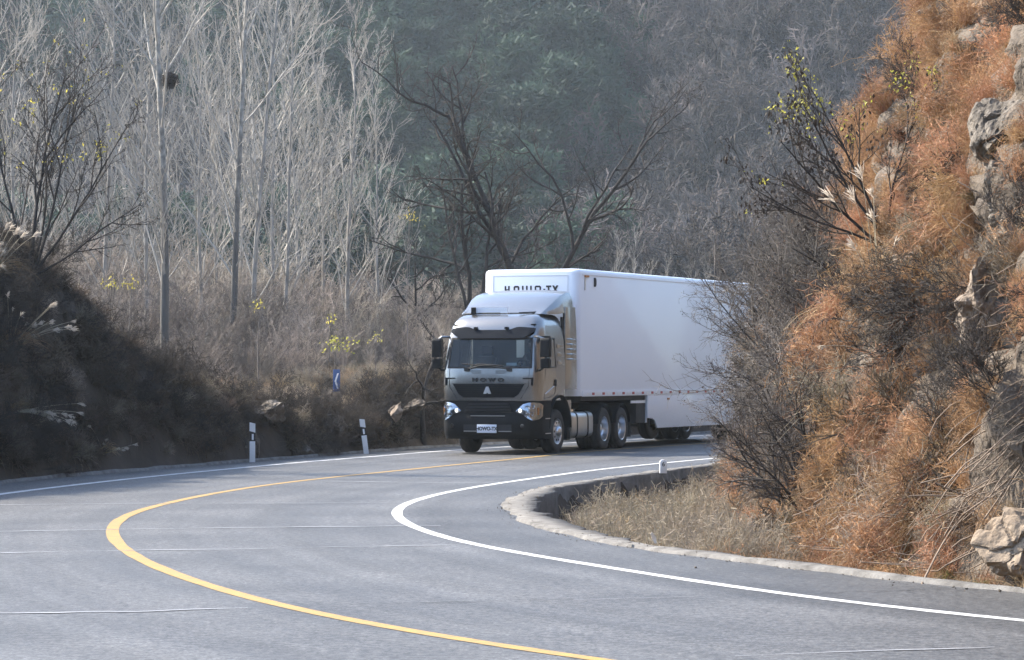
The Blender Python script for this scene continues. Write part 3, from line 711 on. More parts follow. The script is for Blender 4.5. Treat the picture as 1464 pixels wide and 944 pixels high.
for a, b in (((-0.13, -0.085), (0.0, 0.15)), ((0.13, -0.085), (0.0, 0.15))):
    s_ = 1 if a[0] > 0 else -1
    em.prism([(s_ * 0.12, -0.085), (s_ * 0.035, -0.085), (s_ * 0.028, -0.03), (0, 0.05), (0, 0.13), (s_ * 0.03, 0.13)][::s_], 'y', -0.02, 0.02)
em.prism([(-0.025, -0.06), (0.025, -0.06), (0.0, 0.02)], 'y', -0.024, 0.018)
o = em.build('emblem', 'emblem_silver', TRUCK); o.location = (0, front_y(0, 1.49) - 0.045, 1.49); o.scale = (0.78, 1, 0.78)
# bumper: black lower front, wrapped round the corners
def bump_y(x, z):
    f = abs(x) / 1.25; return -1.56 + 0.05 * f * f + (0.34 * ((f - 0.8) / 0.2) ** 2 if f > 0.8 else 0) + float(np.interp(z, [0.36, 0.46, 0.62, 0.80, 0.95, 1.24], [0.14, 0.03, 0.0, 0.0, 0.05, 0.09]))
XB = [-1.25, -1.235, -1.2, -1.15, -1.08, -1.0, -0.8, -0.5, -0.2, 0.2, 0.5, 0.8, 1.0, 1.08, 1.15, 1.2, 1.235, 1.25]
ZB = [0.36, 0.42, 0.46, 0.55, 0.62, 0.72, 0.80, 0.88, 0.95, 1.1, 1.24, 1.262]
bp = MB(); v = []; f = []
for z in ZB:
    row = [(x, bump_y(x, z), z) for x in XB]; v += [(-1.25, -0.62, z)] + row + [(1.25, -0.62, z)]
n = len(XB) + 2
for j in range(len(ZB) - 1):
    for i in range(n - 1): a = j * n + i; f.append((a, a + 1, a + 1 + n, a + n))
f += [tuple(range(n))[::-1], tuple(range((len(ZB) - 1) * n, len(ZB) * n))]
bumper = bp.add(v, f).build('bumper', 'black_plastic', TRUCK, smooth=True, sharp=40)
# bumper mouth: recessed mesh with bars
MB().prism([(-0.62, 0.98), (0.62, 0.98), (0.50, 1.20), (-0.50, 1.20)][::-1], 'y', bump_y(0, 1.1) - 0.012, bump_y(0, 1.1) + 0.05).build('lower_grille', 'seam', TRUCK)
for z, hw in ((1.02, 0.60), (1.09, 0.56), (1.16, 0.52)): MB().box(-hw, hw, bump_y(0, z) - 0.035, bump_y(0, z) + 0.02, z - 0.012, z + 0.012).build('grille_bar', 'black_plastic', TRUCK, bevel=0.005)
MB().box(-0.43, 0.43, bump_y(0, 0.9) - 0.025, bump_y(0, 0.9) + 0.02, 0.897, 0.915).build('trim_strip', 'brushed', TRUCK)
MB().box(-0.60, 0.60, bump_y(0.3, 0.6) - 0.012, bump_y(0.3, 0.6) + 0.03, 0.52, 0.70).build('air_intake', 'seam', TRUCK)
for a, b in ((-0.59, -0.27), (0.29, 0.60)): MB().box(a, b, bump_y(0.4, 0.55) - 0.035, bump_y(0.4, 0.55) + 0.02, 0.538, 0.556).build('trim_strip', 'brushed', TRUCK)
pl = MB().box(-0.245, 0.245, bump_y(0, 0.6) - 0.05, bump_y(0, 0.6) - 0.02, 0.51, 0.705).build('number_plate', 'plate_white', TRUCK, bevel=0.006, label='pale plate with black lettering')
me = text_mesh('HOWO-TX', 0.115, 0.003, 0.92, 0.004); me.transform(Matrix.Rotation(math.pi / 2, 4, 'X')); o = obj('lettering', me, 'letter_black', pl); o.location = (0, bump_y(0, 0.6) - 0.053, 0.605)
for x in (-0.88, 0.88):
    fl = MB().lathe([(-0.03, 0.0), (-0.032, 0.05), (0.0, 0.055), (0.05, 0.058)], 'y', 16).build('fog_lamp', 'chrome', TRUCK, smooth=True); fl.location = (x, bump_y(x, 0.67) - 0.005, 0.67)
# headlights
for s_ in (-1, 1):
    hx = [0.70, 0.86, 0.98, 1.10, 1.20, 1.25]; top_ = [1.03, 1.18, 1.215, 1.225, 1.20, 1.15]; bot = [1.0, 0.95, 0.86, 0.80, 0.83, 0.90]
    def sheet(off, top_=top_, bot=bot):
        m = MB(); v = []; f = []
        for x, t, b in zip(hx, top_, bot):
            for k in range(5): z = b + (t - b) * k / 4; v.append((s_ * x, bump_y(min(x, 1.235), z) - off - 0.02 * math.sin(math.pi * k / 4), z))
        for i in range(len(hx) - 1):
            for k in range(4): a = i * 5 + k; f.append((a, a + 1, a + 6, a + 5))
        return m.add(v, f)
    hl = sheet(0.012).build('headlight', 'lamp_inner', TRUCK, smooth=True, label='lit headlight')
    sheet(0.045).build('lens', 'lamp_glass', hl, smooth=True)
    for x, z, r_, mm in ((0.80, 1.03, 0.058, 'lamp_lit'), (0.98, 1.08, 0.075, 'chrome'), (0.97, 0.93, 0.055, 'chrome'), (1.09, 1.12, 0.05, 'chrome'), (1.08, 0.96, 0.05, 'chrome')):
        b_ = MB().lathe([(-0.012, 0.0), (-0.012, r_ * 0.55), (-0.03, r_ * 0.95), (-0.02, r_), (0.03, r_)] if mm == 'chrome' else [(-0.028, 0.0), (-0.022, r_ * 0.6), (0.0, r_), (0.03, r_)], 'y', 14).build('bulb' if mm == 'lamp_lit' else 'reflector_bowl', mm, hl, smooth=True)
        b_.location = (s_ * x, bump_y(x, z) - 0.012, z)
    MB().box(*sorted((s_ * 1.14, s_ * 1.20)), bump_y(1.17, 1.0) - 0.03, bump_y(1.17, 1.0) + 0.02, 0.93, 1.10).build('indicator', 'amber', hl, bevel=0.01)
# steps and wheel arch
for s_ in (-1, 1):
    st = MB(); st.box(*sorted((s_ * 0.9, s_ * 1.245)), -1.10, -0.60, 0.36, 1.26); st.build('step_housing', 'black_plastic', TRUCK, bevel=0.03)
    for z in (0.48, 0.83): MB().box(*sorted((s_ * 1.05, s_ * 1.262)), -1.02, -0.66, z, z + 0.022).build('step', 'brushed', TRUCK)
    ar = MB(); prof = []
    for k in range(15):
        a = math.pi * (k / 14) * 1.0; prof.append((0.0 + 0.66 * math.cos(math.pi - a), 0.60 + 0.70 * math.sin(a)))
    v = []; f = []
    for (y, z) in prof:
        o_ = Vector((y, z - 0.60)).normalized() * 0.085
        for (xx, e) in ((0.80, 0), (1.20, 0), (1.262, 0.6), (1.272, 1.0), (1.23, 1.1), (0.80, 1.1)): v.append((s_ * xx, y + o_[0] * e, z + o_[1] * e))
    for i in range(14):
        for k in range(5): a = i * 6 + k; f.append((a, a + 1, a + 7, a + 6))
    ar.add(v, f).build('wheel_arch', 'black_plastic', TRUCK, smooth=True, sharp=50)
    # lower body side round the arch
    lb = MB(); arcp = [(0.745 * math.cos(math.pi - math.pi * k / 12), 0.60 + 0.785 * math.sin(math.pi * k / 12)) for k in range(13)]
    arcp = [p for p in arcp if p[1] > 1.0]
    poly = [(-1.0, 1.262), (-0.74, 0.98)] + [p for p in arcp if p[1] < 1.262 and p[0] < 0] + [(-0.40, 1.262)]
    lb.prism(poly, 'x', s_ * 1.15, s_ * 1.225); lb.build('lower_side', 'cab_paint', TRUCK); lb = MB()
    poly = [(0.40, 1.262)] + [p for p in arcp if p[1] < 1.262 and p[0] > 0] + [(0.74, 0.98), (0.84, 0.98), (0.84, 1.262)]
    lb.prism(poly, 'x', s_ * 1.15, s_ * 1.225); lb.build('lower_side', 'cab_paint', TRUCK)
    # door: seams, handle, side glass
    def sx(y, z, off): return (s_ * (cab_half(z) + off), y, z)
    door = MB(); P = [(-1.02, 1.30), (-1.02, 1.9), (-0.955, 2.05), (-0.90, 2.745), (-0.27, 2.745), (-0.27, 1.6), (-0.34, 1.40), (-0.55, 1.36), (-1.02, 1.30)]
    door.tube([sx(y, z, 0.0) for y, z in P], 0.007, 4); d_ = door.build('door', 'seam', TRUCK)
    MB().box(*sorted((s_ * 1.235, s_ * 1.275)), -0.37, -0.30, 1.60, 1.76).build('handle', 'seam', d_, bevel=0.01)
    cr = MB(); cr.tube([sx(-0.98, 1.42, 0.004), sx(-0.42, 1.60, 0.004)], 0.009, 4); cr.build('crease_trim', 'brushed', d_)
    gl = MB(); zs_ = [2.05, 2.2, 2.4, 2.58, 2.72]; v = []; f = []
    for z in zs_:
        ya = max(SY[0], cab_front_y(z) + 0.43) ; v += [sx(ya, z, -0.01), sx(-0.65, z, -0.01), sx(-0.30, z, -0.01)]
    for j in range(4):
        for i in range(2): a = j * 3 + i; f.append((a, a + 1, a + 4, a + 3))
    gl.add(v, f).build('side_window', 'windscreen_glass', TRUCK)
    fw = MB()
    fw.tube([sx(max(SY[0], cab_front_y(2.05) + 0.43), 2.05, 0.0), sx(max(SY[0], cab_front_y(2.72) + 0.43), 2.72, 0.0), sx(-0.30, 2.72, 0.0), sx(-0.30, 2.05, 0.0), sx(-0.9, 2.05, 0.0)], 0.018, 4); fw.build('window_frame', 'seam', TRUCK)
    # panel pressings on the sleeper side
    for z in (2.55, 2.35, 2.15):
        MB().box(*sorted((s_ * (cab_half(z) - 0.005), s_ * (cab_half(z) + 0.012))), -0.15, 0.34, z - 0.05, z + 0.05).build('side_pressing', 'cab_paint', TRUCK, bevel=0.011)
    # side extender behind the cab, with ribs
    ex = MB(); ex.prism([(0.50, 1.52), (1.33, 1.52), (1.30, 2.9), (1.20, 3.50), (0.50, 3.50)], 'x', s_ * 1.13, s_ * 1.20); e_ = ex.build('side_extender', 'cab_paint', TRUCK, bevel=0.015)
    for z in (2.24, 2.36, 2.48, 2.60, 2.72): MB().lathe([(0.55, 0.0), (0.58, 0.022), (1.26, 0.022), (1.29, 0.0)], 'y', 8, (s_ * 1.195, 0, z)).build('rib', 'cab_paint', e_, smooth=True)
    MB().box(*sorted((s_ * 1.10, s_ * 1.15)), 0.41, 0.505, 1.5, 3.25).build('gap_seal', 'seam', TRUCK)
# roof deflector
df = MB(); v = []; f = []
for y, zt, hb, ht in ((-0.60, 3.335, 1.05, 1.0), (-0.40, 3.45, 1.10, 1.05), (-0.15, 3.58, 1.14, 1.10), (0.15, 3.72, 1.17, 1.13), (0.45, 3.82, 1.18, 1.14), (0.75, 3.89, 1.19, 1.14), (1.10, 3.92, 1.19, 1.13)):
    zb = 3.30 if y < 0 else 3.30 + 0.10 * min(y, 0.6)
    h_ = zt - zb; r_ = min(0.16, h_ * 0.8)
    pts = [(-hb, zb), (-hb * 0.6 - ht * 0.4, zb + h_ * 0.45), (-ht, zt - r_), (-ht + 0.3 * r_, zt - 0.35 * r_), (-ht + r_, zt - 0.03), (-ht * 0.5, zt), (0, zt + 0.01)]
    row = pts + [(-x, z) for x, z in pts[-2::-1]]; v += [(x, y, z) for x, z in row]
n = 13
for j in range(6):
    for i in range(n - 1): a = j * n + i; f.append((a, a + 1, a + n + 1, a + n))
f.append(tuple(range(n))); f.append(tuple(range(6 * n, 7 * n)))
df.add(v, f).build('roof_deflector', 'cab_paint', TRUCK, smooth=True, sharp=45)
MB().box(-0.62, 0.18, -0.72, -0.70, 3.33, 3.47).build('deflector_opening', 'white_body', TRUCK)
MB().box(-0.72, -0.62, -0.80, -0.68, 3.30, 3.47).build('roof_horn', 'black_plastic', TRUCK, bevel=0.02)
m = MB(); m.tube([(0.50, -0.80, 3.33), (0.80, -0.55, 3.35), (1.05, 0.1, 3.43), (1.10, 0.7, 3.52)], 0.018, 6); m.build('roof_rail', 'seam', TRUCK)
m = MB(); m.tube([(-0.95, -0.62, 3.315), (-0.5, -0.72, 3.325), (0.0, -0.75, 3.325)], 0.02, 6); m.build('roof_rail', 'seam', TRUCK)
# mirrors
for s_ in (-1, 1):
    mi = MB(); x0 = 1.44 if s_ > 0 else -1.36; my = -0.18 if s_ > 0 else 0.0; mi.prism([(-1.42, 2.28), (-1.40, 2.68), (-1.36, 2.73), (-1.27, 2.73), (-1.24, 2.68), (-1.24, 2.28)], 'x', x0 - 0.12, x0 + 0.12)
    mr_ = mi.build('mirror', 'black_plastic', TRUCK, bevel=0.035, seg=3)
    MB().prism([(-1.42, 2.02), (-1.42, 2.25), (-1.24, 2.25), (-1.24, 2.06), (-1.30, 2.02)], 'x', x0 - 0.11, x0 + 0.11).build('wide_angle_mirror', 'black_plastic', mr_, bevel=0.03, seg=3)
    MB().box(x0 - 0.09, x0 + 0.09, -1.239, -1.234, 2.31, 2.68).build('mirror_glass', 'chrome', mr_); mr_.location.y = my
    m = MB(); m.tube([(s_ * 1.10, -1.16, 2.76), (s_ * 1.25, -1.33, 2.76), (x0 * 0.98, -1.33, 2.70)], 0.028, 8); m.build('mirror_arm', 'cab_paint', mr_)
    m = MB(); m.tube([(s_ * 1.20, -1.12, 1.98), (s_ * 1.28, -1.28, 1.98), (x0 * 0.98, -1.33, 2.06)], 0.03, 8); m.build('mirror_arm', 'black_plastic', mr_)
m = MB(); m.prism([(-1.30, 2.78), (-1.02, 2.78), (-1.06, 2.70), (-1.26, 2.68)], 'x', 1.22, 1.40); m.build('kerb_mirror', 'black_plastic', TRUCK, bevel=0.03)
# cabin inside
MB().box(-1.10, 1.10, -1.2, 0.38, 1.30, 1.40).build('cabin_floor', 'cabin_grey', TRUCK)
m = MB(); m.prism([(-1.36, 1.5), (-1.40, 1.98), (-1.25, 2.03), (-1.0, 2.0), (-0.85, 1.82), (-0.9, 1.5)], 'x', -1.08, 1.08); m.build('dashboard', 'cabin_grey', TRUCK, bevel=0.03)
bw = MB()
for x0, x1, z0, z1 in ((-1.12, 1.12, 1.4, 2.28), (-1.12, 1.12, 2.70, 3.15), (-1.12, -0.02, 2.28, 2.70), (0.20, 0.38, 2.28, 2.70), (0.95, 1.12, 2.28, 2.70)): bw.box(x0, x1, 0.37, 0.41, z0, z1)
bw.build('rear_wall', 'cabin_light', TRUCK)
MB().box(-1.05, 1.05, -0.6, 0.36, 2.90, 2.96).build('headliner', 'cabin_light', TRUCK)
MB().box(-1.08, 1.08, 0.10, 0.36, 1.7, 1.95).build('bunk', 'cabin_grey', TRUCK, bevel=0.04)
for x in (-0.62, 0.66):
    m = MB(); m.prism([(-0.62, 1.62), (-0.12, 1.58), (-0.02, 1.75), (0.06, 2.30), (-0.04, 2.32), (-0.16, 1.82), (-0.60, 1.78)], 'x', x - 0.26, x + 0.26); s_ = m.build('seat', 'seat_cloth', TRUCK, bevel=0.05)
    MB().box(x - 0.14, x + 0.14, -0.02, 0.08, 2.34, 2.56).build('headrest', 'seat_cloth', s_, bevel=0.04)
sw = MB(); c0 = Vector((0.66, -0.78, 2.03)); ring = []
for k in range(25):
    a = 2 * math.pi * k / 24; ring.append(tuple(c0 + Vector((0.23 * math.cos(a), -0.12 * math.sin(a), 0.19 * math.sin(a)))))
sw.tube(ring, 0.016, 6); sw.tube([(0.66, -0.78, 2.03), (0.66, -0.98, 1.85)], 0.03, 6); sw.tube([tuple(c0 + Vector((-0.22, 0, 0))), tuple(c0 + Vector((0.22, 0, 0)))], 0.02, 6); sw.build('steering_wheel', 'seat_cloth', TRUCK)
MB().box(0.42, 0.68, front_y(0.55, 2.1) + 0.03, front_y(0.55, 2.1) + 0.035, 2.085, 2.15).build('permit_card', 'plate_white', TRUCK)
# chassis
fr = MB()
for s_ in (-1, 1): fr.box(s_ * 0.43 - 0.04, s_ * 0.43 + 0.04, -1.2, 5.3, 0.72, 0.98)
for y in (0.9, 2.4, 3.9, 5.25): fr.box(-0.43, 0.43, y - 0.05, y + 0.05, 0.74, 0.95)
fr.box(-0.5, 0.5, -0.5, 0.8, 0.95, 1.25); fr.box(-0.45, 0.45, 1.0, 1.5, 0.5, 1.2); fr.build('chassis', 'chassis_black', TRUCK)
MB().prism([(3.1, 1.16), (4.3, 1.16), (4.7, 1.05), (4.7, 1.0), (3.0, 1.0)], 'x', -0.45, 0.45).build('fifth_wheel', 'chassis_black', TRUCK)
for y in (0, 3.3, 4.65):
    ax_ = MB(); ax_.tube([(-0.95, y, 0.52), (-0.3, y, 0.52), (0.3, y, 0.52), (0.95, y, 0.52)], 0.09, 10); ax_.lathe([(-0.24, 0), (-0.2, 0.2), (0.2, 0.2), (0.24, 0)], 'x', 14, (0, y, 0.52)) if y else None
    ax_.build('axle', 'chassis_black', TRUCK)
for s_ in (-1, 1):
    tk = MB(); prof = []
    cx_, cz_ = 0.93, 0.65
    for k in range(24):
        a = 2 * math.pi * k / 24; c, s2 = math.cos(a), math.sin(a)
        prof.append((s_ * (cx_ + 0.29 * math.copysign(abs(c) ** 0.45, c)), cz_ + 0.32 * math.copysign(abs(s2) ** 0.45, s2)))
    tk.prism(prof, 'y', 0.92, 2.46); t_ = tk.build('fuel_tank', 'brushed', TRUCK, bevel=0.02)
    for y in (1.30, 2.08):
        sm = MB(); sm.prism([(s_ * (cx_ + (x * s_ - cx_) * 1.03), cz_ + (z - cz_) * 1.03) for x, z in prof], 'y', y - 0.035, y + 0.035); sm.build('tank_strap', 'seam', t_)
    MB().lathe([(0, 0.07), (0.06, 0.07), (0.065, 0.0)], 'z', 12, (s_ * 0.95, 1.55, 0.965)).build('filler_cap', 'chrome', t_)
    MB().box(*sorted((s_ * 0.62, s_ * 1.18)), 0.66, 0.90, 0.30, 0.92).build('battery_box', 'black_plastic', TRUCK, bevel=0.02)
    # rear mudguards
    for y in (3.3, 4.65):
        mg = MB(); v = []; f = []
        for k in range(11):
            a = math.pi * (0.06 + 0.88 * k / 10); yy, zz = y + 0.60 * math.cos(math.pi - a), 0.54 + 0.60 * math.sin(a)
            for xx, e in ((0.62, 0), (1.235, 0), (1.25, -0.03), (1.235, 0.012), (0.62, 0.012)): v.append((s_ * xx, yy + (yy - y) * e, zz + (zz - 0.54) * e))
        for i in range(10):
            for k in range(4): a = i * 5 + k; f.append((a, a + 1, a + 6, a + 5))
        mg.add(v, f).build('mudguard', 'black_plastic', TRUCK, smooth=True)
    MB().box(*sorted((s_ * 0.65, s_ * 1.24)), 5.27, 5.29, 0.28, 0.85).build('mud_flap', 'rubber', TRUCK)
for x, c in ((-0.2, 'red_reflector'), (0.0, 'chassis_black'), (0.2, 'amber')):
    m = MB(); m.tube([(x, 0.5, 1.9), (x, 1.2, 1.35), (x * 0.8, 1.6, 1.2), (x * 0.5, 2.0, 1.42)], 0.016, 6); m.build('air_hose', c, TRUCK)
m = MB(); m.tube([(0.72, 1.12, 1.0), (0.72, 1.12, 1.32), (0.9, 1.12, 1.36)], 0.06, 8); m.build('exhaust_pipe', 'chassis_black', TRUCK)

# wheels
def wheel_set():
    ty = MB(); rp = [(-0.13, 0.30), (-0.145, 0.33), (-0.152, 0.40), (-0.148, 0.47), (-0.13, 0.505), (-0.10, 0.52), (-0.062, 0.522), (-0.06, 0.508), (-0.045, 0.508), (-0.043, 0.524), (0.043, 0.524), (0.045, 0.508), (0.06, 0.508), (0.062, 0.522), (0.10, 0.52), (0.13, 0.505), (0.148, 0.47), (0.152, 0.40), (0.145, 0.33), (0.13, 0.30), (0.0, 0.28), (-0.13, 0.30)]
    ty.lathe(rp, 'x', 48)
    return ty
def rim_front():
    m = MB(); m.lathe([(0.13, 0.30), (0.148, 0.305), (0.14, 0.285), (0.10, 0.278), (0.09, 0.262), (0.135, 0.25), (0.15, 0.17), (0.15, 0.125), (0.20, 0.115), (0.225, 0.09), (0.235, 0.0)], 'x', 40)
    return m
def rim_rear():
    m = MB(); m.lathe([(0.13, 0.30), (0.148, 0.305), (0.14, 0.285), (0.05, 0.275), (-0.02, 0.262), (-0.05, 0.22), (-0.055, 0.15), (0.03, 0.14), (0.06, 0.11), (0.07, 0.0)], 'x', 40)
    return m
def mk_wheel(rear):
    w = empty('wheel'); w.empty_display_size = 0.1
    wheel_set().build('tyre', 'rubber', w, smooth=True, sharp=50); (rim_rear() if rear else rim_front()).build('rim', 'steel', w, smooth=True, sharp=50)
    hh = MB(); nut = MB()
    xx = -0.038 if rear else 0.146
    for k in range(10):
        a = 2 * math.pi * k / 10; rr = 0.21
        hh.lathe([(xx - 0.008 + (0.006 if rear else 0), 0.0), (xx + (0.0 if rear else -0.003), 0.026), (xx - 0.03, 0.026)], 'x', 8, (0.006, rr * math.cos(a), rr * math.sin(a)))
        nut.lathe([(xx - 0.02, 0.014), (xx + 0.03, 0.014), (xx + 0.03, 0.0)], 'x', 6, (0.0, 0.15 * math.cos(a + 0.3), 0.15 * math.sin(a + 0.3)))
    hh.build('hand_holes', 'seam', w, kind='stuff'); nut.build('wheel_nuts', 'steel', w, kind='stuff')
    return w
WF, WR = mk_wheel(False), mk_wheel(True)
used = {}
def place_wheel(proto, parent, x, y, s_, z=0.522):
    w = proto if proto not in used else copy_tree(proto); used[proto] = 1
    w.parent = parent; w.location = (x, y, z); w.rotation_euler = (random.uniform(0, 0) , 0, 0 if s_ > 0 else math.pi); return w
for s_ in (-1, 1):
    place_wheel(WF, TRUCK, s_ * 1.035, 0, s_)
for y in (3.3, 4.65):
    for s_ in (-1, 1):
        place_wheel(WR, TRUCK, s_ * 1.07, y, s_); place_wheel(WR, TRUCK, s_ * 0.74, y, -s_)

# ================================================================== BOX TRAILER (origin on the ground under its front wall, front faces -y)
tr_a = R(-24); kp = Vector((-0.02, 67.0)) + Vector((math.sin(R(21)), math.cos(R(21)))) * 3.7
org = kp - Vector((-math.sin(tr_a), math.cos(tr_a))) * 2.1
TRAILER = empty('box_trailer', (org.x, org.y, 0), tr_a, label='long white box trailer with low side skirts behind the tractor', cat='trailer')
HWT, LT, ZB0, ZT0 = 1.275, 13.7, 1.34, 4.45
def rrect(hw, y0, y1, r0, r1, k=6):
    out = []
    for cx_, cy_, r_, a0 in ((hw - r0, y0 + r0, r0, -90), (hw - r1, y1 - r1, r1, 0), (-hw + r1, y1 - r1, r1, 90), (-hw + r0, y0 + r0, r0, 180)):
        for i in range(k + 1): a = R(a0 + 90 * i / k); out.append((cx_ + r_ * math.cos(a), cy_ + r_ * math.sin(a)))
    return out
bx = MB(); v = []; f = []; rows = [(ZB0, 0.0), (ZT0 - 0.09, 0.0), (ZT0 - 0.04, 0.018), (ZT0 - 0.012, 0.05), (ZT0, 0.10)]
for z, ins in rows: v += [(x, y, z) for x, y in rrect(HWT - ins, ins, LT - ins, 0.20, 0.05)]
n = len(v) // len(rows)
for j in range(len(rows) - 1):
    for i in range(n): f.append((j * n + i, j * n + (i + 1) % n, (j + 1) * n + (i + 1) % n, (j + 1) * n + i))
f += [tuple(range(n))[::-1], tuple(range((len(rows) - 1) * n, len(rows) * n))]
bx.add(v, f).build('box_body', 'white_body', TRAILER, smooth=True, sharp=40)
# front frame mouldings, rails
fm = MB()
for x0, x1, z0, z1 in ((-1.0, 1.0, 4.28, 4.30), (-1.0, -0.98, 1.6, 4.28), (0.98, 1.0, 1.6, 4.28)): fm.box(x0, x1, -0.012, 0.01, z0, z1)
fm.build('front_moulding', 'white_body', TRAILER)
for s_ in (-1, 1):
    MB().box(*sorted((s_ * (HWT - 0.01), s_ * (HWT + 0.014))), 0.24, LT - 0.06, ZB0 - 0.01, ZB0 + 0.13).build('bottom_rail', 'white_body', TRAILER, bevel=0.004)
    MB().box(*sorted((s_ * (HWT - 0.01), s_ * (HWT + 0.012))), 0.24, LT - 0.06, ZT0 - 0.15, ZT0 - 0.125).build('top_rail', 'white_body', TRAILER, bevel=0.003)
    k = 0; y = 0.50
    while y < LT - 0.3:
        MB().box(*sorted((s_ * (HWT + 0.010), s_ * (HWT + 0.020))), y, y + 0.15, ZB0 + 0.025, ZB0 + 0.085).build('reflector', 'red_reflector' if k % 2 else 'white_reflector', TRAILER); y += 0.335; k += 1
    for yy in (4.75, 9.0): MB().box(*sorted((s_ * (HWT), s_ * (HWT + 0.03))), yy + 1.3, yy + 1.42, 1.20, 1.25).build('side_marker', 'amber', TRAILER)
    MB().box(*sorted((s_ * HWT, s_ * (HWT + 0.03))), 0.38, 0.62, ZT0 - 0.20, ZT0 - 0.155).build('marker_lamp', 'amber', TRAILER)
    MB().box(*sorted((s_ * HWT, s_ * (HWT + 0.02))), 0.37, 0.41, ZT0 - 0.52, ZT0 - 0.21).build('rain_channel', 'brushed', TRAILER)
    MB().prism([(0.98, ZT0 - 0.42), (1.05, ZT0 - 0.42), (1.09, ZT0 - 0.36), (1.09, ZT0 - 0.26), (1.05, ZT0 - 0.20), (0.98, ZT0 - 0.20)], 'x', s_ * HWT, s_ * (HWT + 0.03)).build('latch', 'chassis_black', TRAILER)
    # skirt
    sk = [(4.62, 1.33), (4.62, 0.74), (5.0, 0.72), (5.16, 0.66), (5.28, 0.52), (5.34, 0.47), (11.2, 0.47), (11.35, 0.6), (11.35, 1.33)]
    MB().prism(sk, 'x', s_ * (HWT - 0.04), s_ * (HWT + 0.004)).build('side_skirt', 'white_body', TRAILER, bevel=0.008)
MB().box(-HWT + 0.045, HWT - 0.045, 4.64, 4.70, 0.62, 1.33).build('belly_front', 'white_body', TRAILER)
MB().box(-HWT + 0.05, HWT - 0.05, 5.42, 11.1, 0.50, 0.56).build('belly_floor', 'chassis_black', TRAILER)
MB().box(-1.2, 1.2, 0.3, 13.4, 1.22, 1.338).build('deck', 'chassis_black', TRAILER)
MB().box(-1.22, 1.22, 3.95, 4.60, 0.62, 1.22).build('equipment_locker', 'chassis_black', TRAILER, bevel=0.02)
MB().box(1.221, 1.25, 3.55, 4.55, 1.13, 1.20).build('locker_bar', 'white_reflector', TRAILER)
for s_ in (-1, 1):
    lg = MB(); lg.box(s_ * 0.8 - 0.07, s_ * 0.8 + 0.07, 4.15, 4.30, 0.42, 1.2); lg.box(s_ * 0.8 - 0.14, s_ * 0.8 + 0.14, 4.08, 4.37, 0.38, 0.42); lg.build('landing_leg', 'chassis_black', TRAILER)
sp = place_wheel(WR, TRAILER, 0.95, 5.55, 1, 0.70); sp.name = 'spare_wheel'; sp['label'] = 'spare wheel hung under the floor'
for y in (11.65, 12.6):
    for s_ in (-1, 1): place_wheel(WR, TRAILER, s_ * 1.08, y, s_); place_wheel(WR, TRAILER, s_ * 0.75, y, -s_)
    m = MB(); m.tube([(-1.0, y, 0.52), (0, y, 0.52), (1.0, y, 0.52)], 0.08, 10); m.box(-0.5, 0.5, y - 0.1, y + 0.1, 0.5, 1.25); m.build('axle', 'chassis_black', TRAILER)
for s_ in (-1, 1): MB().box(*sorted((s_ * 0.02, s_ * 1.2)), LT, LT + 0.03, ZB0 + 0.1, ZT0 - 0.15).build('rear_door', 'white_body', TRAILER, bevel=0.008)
MB().box(-1.2, 1.2, LT - 0.1, LT, 0.5, 0.62).build('rear_bumper', 'chassis_black', TRAILER)
# lettering on the front wall: square techno capitals made of strokes
ZA, HT_, SW = 3.845, 0.20, 0.042
def letter(ch, x0, x1):
    m = MB(); z0, z1 = ZA, ZA + HT_; b = lambda a, c, d, e: m.box(a, c, -0.008, 0.004, d, e)
    if ch == 'H': b(x0, x0 + SW, z0, z1); b(x1 - SW, x1, z0, z1); b(x0 + SW, x1 - SW, (z0 + z1) / 2 - SW / 2, (z0 + z1) / 2 + SW / 2)
    if ch == 'O':
        o_ = [(x0 + 0.03, z0), (x1 - 0.03, z0), (x1, z0 + 0.03), (x1, z1 - 0.03), (x1 - 0.03, z1), (x0 + 0.03, z1), (x0, z1 - 0.03), (x0, z0 + 0.03)]
        i_ = [(min(max(x, x0 + SW), x1 - SW), min(max(z, z0 + SW), z1 - SW)) for x, z in o_]
        v = [(x, -0.008, z) for x, z in o_] + [(x, -0.008, z) for x, z in i_] + [(x, 0.004, z) for x, z in o_]
        m.add(v, [(k, (k + 1) % 8, 8 + (k + 1) % 8, 8 + k) for k in range(8)] + [(k, (k + 1) % 8, 16 + (k + 1) % 8, 16 + k) for k in range(8)])
    if ch == 'W':
        for a in (x0, (x0 + x1) / 2 - SW / 2, x1 - SW): b(a, a + SW, z0 + SW, z1)
        b(x0, x1, z0, z0 + SW)
    if ch == '-': b(x0, x1, (z0 + z1) / 2 - 0.02, (z0 + z1) / 2 + 0.02)
    if ch == 'T': b(x0, x1, z1 - SW, z1); b((x0 + x1) / 2 - SW / 2, (x0 + x1) / 2 + SW / 2, z0, z1 - SW)
    if ch == 'X':
        d = SW * 1.25
        m.prism([(x0, z1), (x0 + d, z1), (x1, z0), (x1 - d, z0)], 'y', -0.008, 0.004); m.prism([(x0, z0), (x0 + d, z0), (x1, z1), (x1 - d, z1)], 'y', -0.0095, 0.004)
    o = m.build('letter', 'letter_black', TRAILER, label='letter ' + ch if ch != '-' else 'hyphen')
for ch, a, b in (('H', -0.69, -0.555), ('O', -0.45, -0.295), ('W', -0.225, 0.035), ('O', 0.115, 0.285), ('-', 0.345, 0.395), ('T', 0.418, 0.556), ('X', 0.58, 0.745)): letter(ch, a, b)

